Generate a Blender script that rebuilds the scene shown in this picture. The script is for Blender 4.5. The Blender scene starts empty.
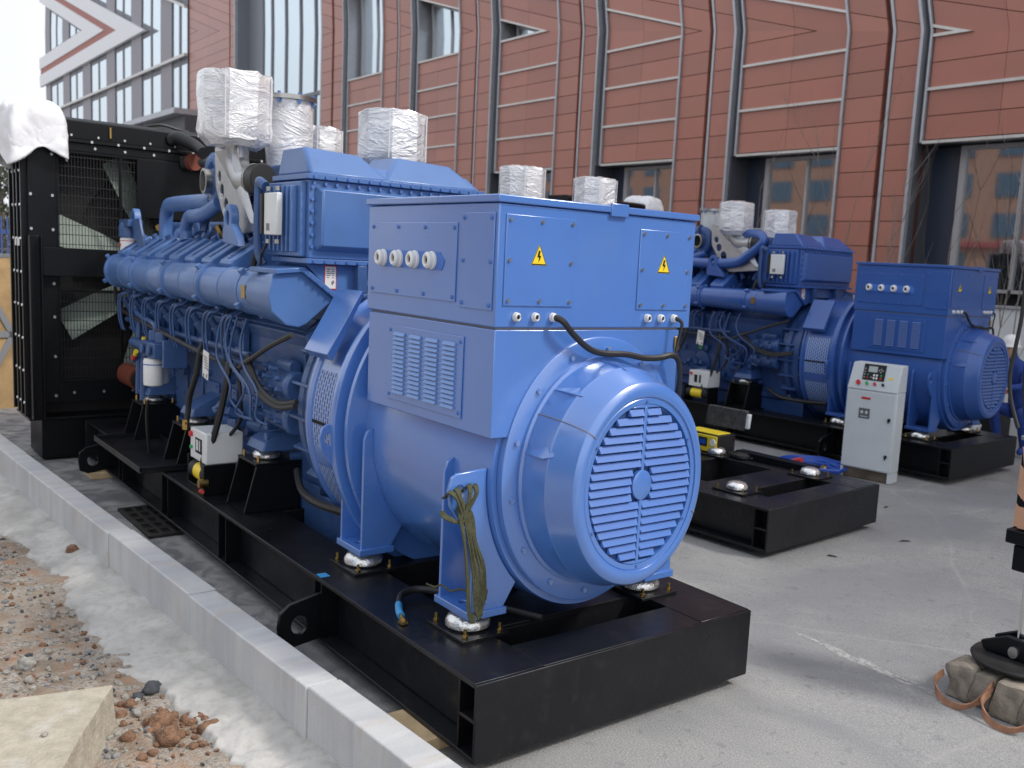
import bpy, bmesh, math, random
import numpy as np
from mathutils import Vector, Matrix, noise
random.seed(7)
R = math.radians
PI = math.pi
S = 1.1836            # the photograph is stretched: heights are this much taller than widths
scene = bpy.context.scene
COL = scene.collection
# ---------------------------------------------------------------- camera numbers
YAW, PIT, ROL = R(141.0709), R(-7.8517), R(3.1135)
FPX, PCX, PCY = 956.68, 566.295, 395.909
CAM = Vector((2.89857, -1.97705, 2.01697))
_f = Vector((math.cos(PIT)*math.cos(YAW), math.cos(PIT)*math.sin(YAW), math.sin(PIT)))
_r = Vector((math.sin(YAW), -math.cos(YAW), 0)); _u = _r.cross(_f)
_r, _u = math.cos(ROL)*_r + math.sin(ROL)*_u, -math.sin(ROL)*_r + math.cos(ROL)*_u

def pix0(a, c, z):
    d = (_r*((a-PCX)/FPX)-_u*((c-PCY)/FPX)+_f); t = (z*S-CAM.z)/d.z; p = CAM+d*t; return p.x, p.y
# ---------------------------------------------------------------- materials
MATS = {}
def nodes_of(name):
    m = bpy.data.materials.new(name); m.use_nodes = True
    return m, m.node_tree.nodes, m.node_tree.links, m.node_tree.nodes['Principled BSDF']
def mat(name, col, rough=.5, metal=0, var=.0, vscale=6, spec=.5, coat=0, bump=0, bscale=40, dirt=None, dirt_scale=3, dirt_amt=.5, col2=None, c2scale=2, rvar=0):
    if name in MATS: return MATS[name]
    m, n, l, p = nodes_of(name)
    p.inputs['Roughness'].default_value = rough; p.inputs['Metallic'].default_value = metal
    p.inputs['Specular IOR Level'].default_value = spec
    p.inputs['Coat Weight'].default_value = coat; p.inputs['Coat Roughness'].default_value = .12
    tc = n.new('ShaderNodeTexCoord')
    base = n.new('ShaderNodeRGB'); base.outputs[0].default_value = (*col, 1); out = base.outputs[0]
    def mixc(a, bcol, fac):
        mx = n.new('ShaderNodeMix'); mx.data_type = 'RGBA'; l.new(fac, mx.inputs[0]); l.new(a, mx.inputs[6])
        if isinstance(bcol, tuple): mx.inputs[7].default_value = (*bcol, 1)
        else: l.new(bcol, mx.inputs[7])
        return mx.outputs[2]
    def nz(scale, lo, hi, det=5):
        t = n.new('ShaderNodeTexNoise'); t.inputs['Scale'].default_value = scale; t.inputs['Detail'].default_value = det; l.new(tc.outputs['Object'], t.inputs['Vector'])
        r = n.new('ShaderNodeMapRange'); r.inputs[1].default_value = lo; r.inputs[2].default_value = hi; l.new(t.outputs[0], r.inputs[0]); return r.outputs[0]
    if col2: out = mixc(out, col2, nz(c2scale, .42, .62))
    if var:
        d = tuple(max(0, c*(1-var)) for c in col); out = mixc(out, d, nz(vscale, .35, .65))
    if dirt:
        k = nz(dirt_scale, .55, .75, 8); mm = n.new('ShaderNodeMath'); mm.operation = 'MULTIPLY'; mm.inputs[1].default_value = dirt_amt; l.new(k, mm.inputs[0])
        out = mixc(out, dirt, mm.outputs[0])
    l.new(out, p.inputs['Base Color'])
    if rvar:
        rr = n.new('ShaderNodeMapRange'); l.new(nz(vscale*.7, .3, .7), rr.inputs[0]); rr.inputs[3].default_value = max(0.02, rough-rvar); rr.inputs[4].default_value = rough+rvar; l.new(rr.outputs[0], p.inputs['Roughness'])
    if bump:
        t = n.new('ShaderNodeTexNoise'); t.inputs['Scale'].default_value = bscale; t.inputs['Detail'].default_value = 6; l.new(tc.outputs['Object'], t.inputs['Vector'])
        b = n.new('ShaderNodeBump'); b.inputs['Strength'].default_value = bump; b.inputs['Distance'].default_value = .01; l.new(t.outputs[0], b.inputs['Height']); l.new(b.outputs[0], p.inputs['Normal'])
    if coat > .8: p.inputs['Coat IOR'].default_value = 1.9; p.inputs['Coat Roughness'].default_value = .2
    MATS[name] = m; return m

BLUE = mat('blue_paint', (.070, .195, .56), .32, var=.06, vscale=3, coat=1.0, dirt=(.11, .21, .47), dirt_scale=3.2, dirt_amt=.4, bump=.10, bscale=7, rvar=.06)
BLUE_SIDE = BLUE
EBLUE = mat('engine_blue_paint', (.072, .165, .40), .42, var=.08, vscale=5, coat=.25, dirt=(.06, .12, .27), dirt_scale=5, dirt_amt=.45, bump=.08, bscale=12, rvar=.06)
CAST = mat('blue_casting', (.046, .108, .275), .42, var=.16, vscale=9, coat=.2, dirt=(.022, .06, .17), dirt_scale=7, dirt_amt=.5, bump=.25, bscale=55)
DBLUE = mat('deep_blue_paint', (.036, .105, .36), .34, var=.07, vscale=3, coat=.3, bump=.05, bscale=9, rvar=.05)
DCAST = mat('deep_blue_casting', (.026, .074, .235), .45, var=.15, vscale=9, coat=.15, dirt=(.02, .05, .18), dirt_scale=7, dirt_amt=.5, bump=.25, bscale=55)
BLACK = mat('black_paint', (.005, .0055, .007), .36, var=.1, vscale=2, spec=.25, dirt=(.012, .012, .012), dirt_scale=14, dirt_amt=.3, bump=.08, bscale=14, rvar=.02)
BLACKTOP = mat('scuffed_black_paint', (.009, .0095, .012), .36, var=.3, vscale=3, spec=.34, dirt=(.028, .027, .026), dirt_scale=13, dirt_amt=.4, bump=.15, bscale=30, rvar=.14)
BLACKM = mat('matt_black', (.007, .007, .008), .6, var=.2)
RUB = mat('black_rubber', (.014, .014, .015), .5)
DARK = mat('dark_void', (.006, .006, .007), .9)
WHITEP = mat('white_plastic', (.78, .78, .76), .35, var=.05)
WHITEB = mat('white_enamel', (.72, .74, .74), .3, var=.06, dirt=(.5, .5, .47), dirt_amt=.4)
GREYB = mat('grey_enamel', (.60, .64, .66), .35, var=.05, coat=.2)
CHROME = mat('chrome', (.80, .80, .78), .12, 1)
FOILD = mat('foil_wrapped_pad', (.76, .76, .75), .26, .85, bump=1, bscale=22)
STEEL = mat('worn_steel', (.50, .49, .47), .35, 1, var=.2, bump=.1)
ALU = mat('cast_aluminium', (.52, .53, .54), .38, .85, var=.12, vscale=12, bump=.15, bscale=60)
BRASS = mat('brass', (.55, .38, .13), .32, 1, var=.2)
YEL = mat('yellow_paint', (.75, .58, .03), .4)
YELS = mat('yellow_sticker', (.85, .62, .02), .45)
RED = mat('red_plastic', (.55, .03, .03), .4)
GREEN = mat('green_plastic', (.03, .35, .10), .4)
SCREEN = mat('grey_lcd', (.42, .46, .45), .2)
BOLT = mat('blue_bolt', (.10, .2, .5), .35, .3)
BOLTL = mat('light_blue_bolt', (.22, .34, .62), .3, .4)
BOLTW = mat('zinc_bolt', (.70, .70, .68), .3, .8)
BLADE = mat('fan_blade_grey_green', (.26, .32, .28), .55, var=.1)
WOOD = mat('pale_wood', (.62, .46, .27), .7, var=.25, vscale=12, bump=.3, bscale=30)
OLDWOOD = mat('weathered_timber', (.34, .29, .23), .9, var=.45, vscale=14, bump=1., bscale=30, dirt=(.10, .08, .06), dirt_scale=9, dirt_amt=.8)
STRAP = mat('orange_strap', (.40, .20, .115), .75, var=.3, vscale=20)
OLIVE = mat('olive_webbing', (.075, .078, .038), .85, var=.4, vscale=60, bump=.5, bscale=200)
HOSE = mat('blue_hose', (.02, .08, .42), .35)
BLUETAPE = mat('blue_sleeve', (.05, .30, .62), .5)
RUST = mat('rust_red_primer', (.22, .055, .03), .7, var=.3)
PAPER = mat('white_label', (.74, .72, .70), .6)
INK = mat('grey_ink', (.2, .2, .22), .7)
CLOTH = mat('white_cloth', (.80, .80, .82), .8, bump=.3, bscale=14)
SKIN = mat('skin', (.50, .28, .18), .55)
JACKET = mat('blue_workwear', (.02, .06, .30), .8, var=.3, vscale=20)
ORANGE = mat('orange_stripe', (.80, .20, .04), .5)
TROUSER = mat('dark_trousers', (.03, .03, .04), .85)
BARK = mat('pale_bark', (.26, .22, .19), .85, var=.4, vscale=20)

def plastic_wrap():
    m, n, l, p = nodes_of('crumpled_wrap')
    p.inputs['Roughness'].default_value = .28; p.inputs['Coat Weight'].default_value = .8; p.inputs['Coat Roughness'].default_value = .1
    tc = n.new('ShaderNodeTexCoord')
    mp = n.new('ShaderNodeMapping'); mp.inputs['Rotation'].default_value = (.5, .6, .4); mp.inputs['Scale'].default_value = (1, 1, 2.2); l.new(tc.outputs['Object'], mp.inputs[0])
    v = n.new('ShaderNodeTexNoise'); v.inputs['Scale'].default_value = 3.4; v.inputs['Detail'].default_value = 9; v.inputs['Distortion'].default_value = 1.1; l.new(mp.outputs[0], v.inputs[0])
    cr = n.new('ShaderNodeValToRGB'); cr.color_ramp.elements[0].position = .33; cr.color_ramp.elements[0].color = (.60, .60, .63, 1); cr.color_ramp.elements[1].position = .55; cr.color_ramp.elements[1].color = (.86, .86, .87, 1)
    l.new(v.outputs[0], cr.inputs[0]); l.new(cr.outputs[0], p.inputs['Base Color'])
    w = n.new('ShaderNodeTexVoronoi'); w.feature = 'DISTANCE_TO_EDGE'; w.inputs['Scale'].default_value = 5; l.new(v.outputs[1], w.inputs[0])
    b = n.new('ShaderNodeBump'); b.inputs['Strength'].default_value = .8; b.inputs['Distance'].default_value = .02
    ad = n.new('ShaderNodeMath'); ad.operation = 'ADD'; l.new(v.outputs[0], ad.inputs[0]); l.new(w.outputs[0], ad.inputs[1]); l.new(ad.outputs[0], b.inputs['Height']); l.new(b.outputs[0], p.inputs['Normal'])
    p.inputs['Metallic'].default_value = .15
    return m
WRAP = plastic_wrap()

def perforated():
    m, n, l, p = nodes_of('perforated_blue_sheet')
    p.inputs['Roughness'].default_value = .4
    tc = n.new('ShaderNodeTexCoord'); sx = n.new('ShaderNodeSeparateXYZ'); l.new(tc.outputs['Object'], sx.inputs[0])
    # unroll the drum: angle about its axis and x
    a1 = n.new('ShaderNodeMath'); a1.operation = 'SUBTRACT'; a1.inputs[1].default_value = .8; l.new(sx.outputs[1], a1.inputs[0])
    a2 = n.new('ShaderNodeMath'); a2.operation = 'SUBTRACT'; a2.inputs[1].default_value = .93*S; l.new(sx.outputs[2], a2.inputs[0])
    at = n.new('ShaderNodeMath'); at.operation = 'ARCTAN2'; l.new(a2.outputs[0], at.inputs[0]); l.new(a1.outputs[0], at.inputs[1])
    cm = n.new('ShaderNodeCombineXYZ'); l.new(at.outputs[0], cm.inputs[0]); l.new(sx.outputs[0], cm.inputs[1])
    br = n.new('ShaderNodeTexBrick'); br.inputs['Scale'].default_value = 1; br.inputs['Brick Width'].default_value = .07; br.inputs['Row Height'].default_value = .028; br.inputs['Mortar Size'].default_value = .008
    br.inputs['Color1'].default_value = (.03, .035, .09, 1); br.inputs['Color2'].default_value = (.05, .04, .09, 1); br.inputs['Mortar'].default_value = (.22, .34, .66, 1)
    l.new(cm.outputs[0], br.inputs[0]); l.new(br.outputs[0], p.inputs['Base Color'])
    return m
PERF = perforated()

def ground_mat(name, kind):
    m, n, l, p = nodes_of(name); tc = n.new('ShaderNodeTexCoord'); O = tc.outputs['Object']
    def nz(s, d=8, dist=0, vec=O):
        t = n.new('ShaderNodeTexNoise'); t.inputs['Scale'].default_value = s; t.inputs['Detail'].default_value = d; t.inputs['Distortion'].default_value = dist; l.new(vec, t.inputs[0]); return t.outputs[0]
    def ramp(x, stops):
        r = n.new('ShaderNodeValToRGB'); e = r.color_ramp.elements
        while len(e) < len(stops): e.new(.5)
        for i, (q, c) in enumerate(stops): e[i].position = q; e[i].color = (*c, 1) if len(c) == 3 else c
        l.new(x, r.inputs[0]); return r.outputs[0]
    def mix(f, a, b, mode='MIX'):
        mx = n.new('ShaderNodeMix'); mx.data_type = 'RGBA'; mx.blend_type = mode
        if isinstance(f, float): mx.inputs[0].default_value = f
        else: l.new(f, mx.inputs[0])
        for s_, v in ((6, a), (7, b)):
            if isinstance(v, tuple): mx.inputs[s_].default_value = (*v, 1)
            else: l.new(v, mx.inputs[s_])
        return mx.outputs[2]
    p.inputs['Roughness'].default_value = .85
    if kind == 'pave':
        a = ramp(nz(.8, 6, .6), [(.3, (.225, .228, .235)), (.7, (.30, .30, .295))])
        b = ramp(nz(130, 3), [(.35, (.30, .30, .31)), (.5, (.5, .5, .5)), (.68, (.74, .72, .68))])
        c = mix(.6, a, b, 'OVERLAY')
        c = mix(ramp(nz(2.2, 10, 1.2), [(.52, (0, 0, 0)), (.68, (.28, .28, .28))]), c, (.15, .15, .16))
        c = mix(ramp(nz(1.1, 9, .3), [(.56, (0, 0, 0)), (.74, (.3, .3, .3))]), c, (.40, .38, .35))
        # drag marks
        mp = n.new('ShaderNodeMapping'); mp.inputs['Rotation'].default_value = (0, 0, .5); mp.inputs['Scale'].default_value = (.4, 7, 1); l.new(O, mp.inputs[0])
        c = mix(ramp(nz(2, 6, 0, mp.outputs[0]), [(.62, (0, 0, 0)), (.78, (.3, .3, .3))]), c, (.42, .42, .41))
        sp = n.new('ShaderNodeSeparateXYZ'); l.new(O, sp.inputs[0])
        wob = n.new('ShaderNodeMath'); wob.operation = 'MULTIPLY_ADD'; l.new(nz(2.5, 5), wob.inputs[0]); wob.inputs[1].default_value = .5
        sk = n.new('ShaderNodeMath'); sk.operation = 'MULTIPLY_ADD'; l.new(sp.outputs[0], sk.inputs[0]); sk.inputs[1].default_value = .10; l.new(sp.outputs[1], sk.inputs[2]); l.new(sk.outputs[0], wob.inputs[2])
        mr = n.new('ShaderNodeMapRange'); mr.inputs[1].default_value = 2.62; mr.inputs[2].default_value = 2.76; l.new(wob.outputs[0], mr.inputs[0])
        g1 = ramp(nz(105, 3), [(.34, (.21, .215, .225)), (.5, (.31, .31, .31)), (.66, (.47, .455, .41))])
        g1 = mix(.55, g1, ramp(nz(.9, 6), [(.3, (.25, .25, .255)), (.7, (.36, .355, .34))]))
        c = mix(mr.outputs[0], g1, c)
        vv = n.new('ShaderNodeTexVoronoi'); vv.feature = 'DISTANCE_TO_EDGE'; vv.inputs['Scale'].default_value = .27
        ds = n.new('ShaderNodeMix'); ds.data_type = 'RGBA'; ds.inputs[0].default_value = .16; l.new(O, ds.inputs[6]); tn = n.new('ShaderNodeTexNoise'); tn.inputs['Scale'].default_value = 2.5; tn.inputs['Detail'].default_value = 6; l.new(O, tn.inputs[0]); l.new(tn.outputs[1], ds.inputs[7]); l.new(ds.outputs[2], vv.inputs[0])
        c = mix(ramp(vv.outputs[0], [(.0, (.38, .38, .38)), (.005, (0, 0, 0))]), c, (.39, .385, .37))
        c = mix(ramp(nz(.55, 7, 1.0), [(.46, (0, 0, 0)), (.60, (.7, .7, .7))]), c, (.195, .20, .215))
        c = mix(ramp(nz(14, 9, .5), [(.60, (0, 0, 0)), (.72, (.5, .5, .5))]), c, (.14, .14, .145))
        ys = n.new('ShaderNodeMapRange'); ys.inputs[1].default_value = .3; ys.inputs[2].default_value = -.1; l.new(sp.outputs[1], ys.inputs[0])
        k2 = n.new('ShaderNodeMath'); k2.operation = 'MULTIPLY'; l.new(ys.outputs[0], k2.inputs[0]); l.new(ramp(nz(3.5, 9, 1.5), [(.42, (0, 0, 0)), (.6, (.75, .75, .75))]), k2.inputs[1])
        c = mix(k2.outputs[0], c, (.10, .10, .11))
        bs, bd = nz(110, 4), .6
    elif kind == 'dirt':
        a = ramp(nz(3, 10, .8), [(.3, (.17, .125, .09)), (.5, (.27, .205, .15)), (.7, (.36, .30, .24))])
        a = mix(ramp(nz(5.5, 6), [(.56, (0, 0, 0)), (.70, (.75, .75, .75))]), a, (.34, .165, .085))
        v = n.new('ShaderNodeTexVoronoi'); v.inputs['Scale'].default_value = 75; l.new(O, v.inputs[0])
        hs = ramp(v.outputs[1], [(.2, (.30, .27, .24)), (.5, (.42, .38, .33)), (.8, (.16, .155, .15))])
        c = mix(ramp(nz(9, 5), [(.45, (0, 0, 0)), (.6, (.75, .75, .75))]), a, hs)
        bs, bd = v.outputs[0], .9
    elif kind == 'haunch':
        c = ramp(nz(4, 9, .5), [(.3, (.33, .32, .30)), (.6, (.48, .465, .44))])
        c = mix(ramp(nz(1.6, 6), [(.55, (0, 0, 0)), (.7, (.7, .7, .7))]), c, (.34, .33, .31))
        c = mix(ramp(nz(26, 8), [(.36, (.4, .4, .4)), (.5, (0, 0, 0))]), c, (.33, .31, .28))
        bs, bd = nz(30, 10), .75
    else:   # kerb granite
        c = ramp(nz(3, 6), [(.3, (.50, .50, .50)), (.7, (.60, .60, .59))])
        c = mix(ramp(nz(220, 2), [(.3, (0, 0, 0)), (.7, (.5, .5, .5))]), c, (.40, .40, .40))
        c = mix(ramp(nz(5, 8, 1), [(.56, (0, 0, 0)), (.7, (.5, .5, .5))]), c, (.48, .41, .31))
        mp2 = n.new('ShaderNodeMapping'); mp2.inputs['Scale'].default_value = (7, 1, .5); l.new(O, mp2.inputs[0])
        c = mix(ramp(nz(1.0, 7, .4, mp2.outputs[0]), [(.42, (0, 0, 0)), (.62, (.6, .6, .6))]), c, (.40, .41, .44))
        c = mix(ramp(nz(2.0, 5, .2, mp2.outputs[0]), [(.55, (0, 0, 0)), (.68, (.35, .35, .35))]), c, (.66, .66, .66))
        bs, bd = nz(180, 3), .3
        p.inputs['Roughness'].default_value = .7
    l.new(c, p.inputs['Base Color'])
    bm_ = n.new('ShaderNodeBump'); bm_.inputs['Strength'].default_value = bd; bm_.inputs['Distance'].default_value = .008; l.new(bs, bm_.inputs['Height']); l.new(bm_.outputs[0], p.inputs['Normal'])
    return m
PAVE, DIRT, HAUNCH, KERB = [ground_mat(a, b) for a, b in (('pavement_concrete', 'pave'), ('dirt', 'dirt'), ('rough_mortar', 'haunch'), ('granite_kerb', 'kerb'))]

# ---------------------------------------------------------------- mesh helpers
class MB:
    def __init__(s): s.b = bmesh.new()
    def face(s, vs):
        try: return s.b.faces.new([s.b.verts.new(v) if not isinstance(v, bmesh.types.BMVert) else v for v in vs])
        except ValueError: return None
    def hexa(s, p):   # 8 points: bottom 4 ccw, top 4 ccw
        v = [s.b.verts.new(q) for q in p]
        for f in ((3, 2, 1, 0), (4, 5, 6, 7), (0, 1, 5, 4), (1, 2, 6, 5), (2, 3, 7, 6), (3, 0, 4, 7)): s.b.faces.new([v[i] for i in f])
        return s
    def box(s, x0, x1, y0, y1, z0, z1):
        return s.hexa([(x0, y0, z0), (x1, y0, z0), (x1, y1, z0), (x0, y1, z0), (x0, y0, z1), (x1, y0, z1), (x1, y1, z1), (x0, y1, z1)])
    def obox(s, c, ax, ay, az, hx, hy, hz):   # oriented box
        c = Vector(c); ax, ay, az = Vector(ax).normalized()*hx, Vector(ay).normalized()*hy, Vector(az).normalized()*hz
        return s.hexa([c-ax-ay-az, c+ax-ay-az, c+ax+ay-az, c-ax+ay-az, c-ax-ay+az, c+ax-ay+az, c+ax+ay+az, c-ax+ay+az])
    def ring(s, rings, close=True, cap0=True, cap1=True):
        vr = [[s.b.verts.new(p) for p in r] for r in rings]; n = len(vr[0])
        for a, b in zip(vr, vr[1:]):
            for i in range(n if close else n-1):
                j = (i+1) % n
                try: s.b.faces.new((a[i], a[j], b[j], b[i]))
                except ValueError: pass
        if cap0: s.b.faces.new(vr[0][::-1])
        if cap1: s.b.faces.new(vr[-1])
        return s
    def cyl(s, p0, p1, r0, r1=None, n=20, caps=True):
        r1 = r0 if r1 is None else r1; p0, p1 = Vector(p0), Vector(p1); d = (p1-p0).normalized()
        a = d.orthogonal().normalized(); b = d.cross(a)
        return s.ring([[p+(a*math.cos(t)+b*math.sin(t))*r for t in [2*PI*i/n for i in range(n)]] for p, r in ((p0, r0), (p1, r1))], True, caps, caps)
    def latx(s, prof, y, z, n=64, a0=0, cap0=True, cap1=True):   # lathe about an axis parallel to x; prof [(x, r)]
        return s.ring([[(x, y+r*math.cos(t+a0), z+r*math.sin(t+a0)) for t in [2*PI*i/n for i in range(n)]] for x, r in prof], True, cap0, cap1)
    def latz(s, prof, x, y, n=32, cap0=True, cap1=True, jit=0, a0=0):
        return s.ring([[(x+(r+random.uniform(-jit, jit))*math.cos(t+a0), y+(r+random.uniform(-jit, jit))*math.sin(t+a0), z+random.uniform(-jit, jit)*.5) for t in [2*PI*i/n for i in range(n)]] for r, z in prof], True, cap0, cap1)
    def laty(s, prof, x, z, n=32, cap0=True, cap1=True):
        return s.ring([[(x+r*math.sin(t), y, z+r*math.cos(t)) for t in [2*PI*i/n for i in range(n)]] for y, r in prof], True, cap0, cap1)
    def tube(s, pts, r, n=10, sub=6, smooth=True):
        P = [Vector(p) for p in pts]
        if smooth and len(P) > 2:
            Q = []
            for i in range(len(P)-1):
                p0, p1, p2, p3 = P[max(i-1, 0)], P[i], P[i+1], P[min(i+2, len(P)-1)]
                for k in range(sub):
                    t = k/sub; Q.append(.5*((2*p1)+(p2-p0)*t+(2*p0-5*p1+4*p2-p3)*t*t+(3*p1-p0-3*p2+p3)*t**3))
            Q.append(P[-1]); P = Q
        rings = []; up = None
        for i, p in enumerate(P):
            d = (P[min(i+1, len(P)-1)]-P[max(i-1, 0)]).normalized()
            if up is None: up = d.orthogonal().normalized()
            up = (up-d*up.dot(d)).normalized(); b = d.cross(up)
            rr = r(i/(len(P)-1)) if callable(r) else r
            rings.append([p+(up*math.cos(t)+b*math.sin(t))*rr for t in [2*PI*k/n for k in range(n)]])
        return s.ring(rings)
    def prism(s, poly, axis, a, b):   # poly of 2-D points in the plane normal to axis, extruded from a to b
        f = {'x': lambda p, d: (d, p[0], p[1]), 'y': lambda p, d: (p[0], d, p[1]), 'z': lambda p, d: (p[0], p[1], d)}[axis]
        return s.ring([[f(p, a) for p in poly], [f(p, b) for p in poly]])
    def plate(s, poly, holes, axis, a, b):   # plate with real holes
        f = {'x': lambda p, d: Vector((d, p[0], p[1])), 'y': lambda p, d: Vector((p[0], d, p[1])), 'z': lambda p, d: Vector((p[0], p[1], d))}[axis]
        t = bmesh.new(); es = []
        for loop in [poly]+holes:
            vs = [t.verts.new(f(p, a)) for p in loop]
            es += [t.edges.new((vs[i], vs[(i+1) % len(vs)])) for i in range(len(vs))]
        bmesh.ops.triangle_fill(t, edges=es, use_beauty=True, use_dissolve=False)
        g = bmesh.ops.extrude_face_region(t, geom=t.faces[:])
        d = f((0, 0), b)-f((0, 0), a)
        bmesh.ops.translate(t, vec=d, verts=[v for v in g['geom'] if isinstance(v, bmesh.types.BMVert)])
        me = bpy.data.meshes.new('t'); t.to_mesh(me); t.free(); s.b.from_mesh(me); bpy.data.meshes.remove(me)
        return s
    def hull(s, pts):
        vs = [s.b.verts.new(p) for p in pts]; g = bmesh.ops.convex_hull(s.b, input=vs)
        bmesh.ops.delete(s.b, geom=[e for e in g['geom_interior'] if isinstance(e, bmesh.types.BMVert)], context='VERTS'); return s
    def bolt(s, p, axis, r=.008, h=.008, n=6):
        p = Vector(p); return s.cyl(p, p+Vector(axis)*h, r, r*.9, n)
    def rock(s, c, r, sx=1, sy=1, sz=.7, seed=0, sub=2):
        t = bmesh.new(); bmesh.ops.create_icosphere(t, subdivisions=sub, radius=1)
        rot = Matrix.Rotation(seed*1.7, 3, 'Z')
        for v in t.verts:
            k = 1+.45*noise.noise(v.co*1.3+Vector((seed*3.1, seed, 0)))+.12*noise.noise(v.co*4+Vector((seed, 0, 9)))
            q = rot @ Vector((v.co.x*sx, v.co.y*sy, v.co.z*sz)); v.co = Vector(c)+q*r*k
        me = bpy.data.meshes.new('t'); t.to_mesh(me); t.free(); s.b.from_mesh(me); bpy.data.meshes.remove(me); return s

BM_ = {}
def bolts(name, pts, axis, r, h, m, parent):
    key = (name, axis, r, h, m.name)
    for p in pts:
        if key not in BM_: BM_[key] = build(name, MB().bolt((0, 0, 0), axis, r, h), m, parent).data; o = parent.children[-1] if False else [c for c in bpy.data.objects if c.data == BM_[key]][0]
        else: o = bpy.data.objects.new(name, BM_[key]); COL.objects.link(o); o.parent = parent
        o.location = (p[0], p[1], p[2]*S)
def circ(cx, cy, r, n=16): return [(cx+r*math.cos(2*PI*i/n), cy+r*math.sin(2*PI*i/n)) for i in range(n)]
def build(name, mb, m, parent=None, bevel=0, ang=35, segs=2, label=None, flat=False):
    b = mb.b; bmesh.ops.recalc_face_normals(b, faces=b.faces[:])
    for v in b.verts: v.co.z *= S
    me = bpy.data.meshes.new(name); b.to_mesh(me); b.free()
    if not flat:
        me.polygons.foreach_set('use_smooth', [True]*len(me.polygons)); me.set_sharp_from_angle(angle=R(ang))
    for q in (m if isinstance(m, list) else [m]): me.materials.append(q)
    o = bpy.data.objects.new(name, me); COL.objects.link(o); o.parent = parent
    if bevel:
        md = o.modifiers.new('bevel', 'BEVEL'); md.width = bevel; md.segments = segs; md.limit_method = 'ANGLE'; md.angle_limit = R(40); md.harden_normals = False
    if label: o['label'] = label
    return o
def tag(o, label, cat, group=None):
    o['label'] = label; o['category'] = cat
    if group: o['group'] = group
    return o
def thing(name, label, cat, loc=(0, 0, 0), rz=0, group=None):
    o = bpy.data.objects.new(name, None); COL.objects.link(o); o.location = (loc[0], loc[1], loc[2]*S); o.rotation_euler = (0, 0, rz); o.empty_display_size = .2
    return tag(o, label, cat, group)
def struct(o): o['kind'] = 'structure'; return o
def copy_tree(o, parent=None):
    c = o.copy(); COL.objects.link(c); c.parent = parent
    for ch in list(o.children): copy_tree(ch, c)
    return c

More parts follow.
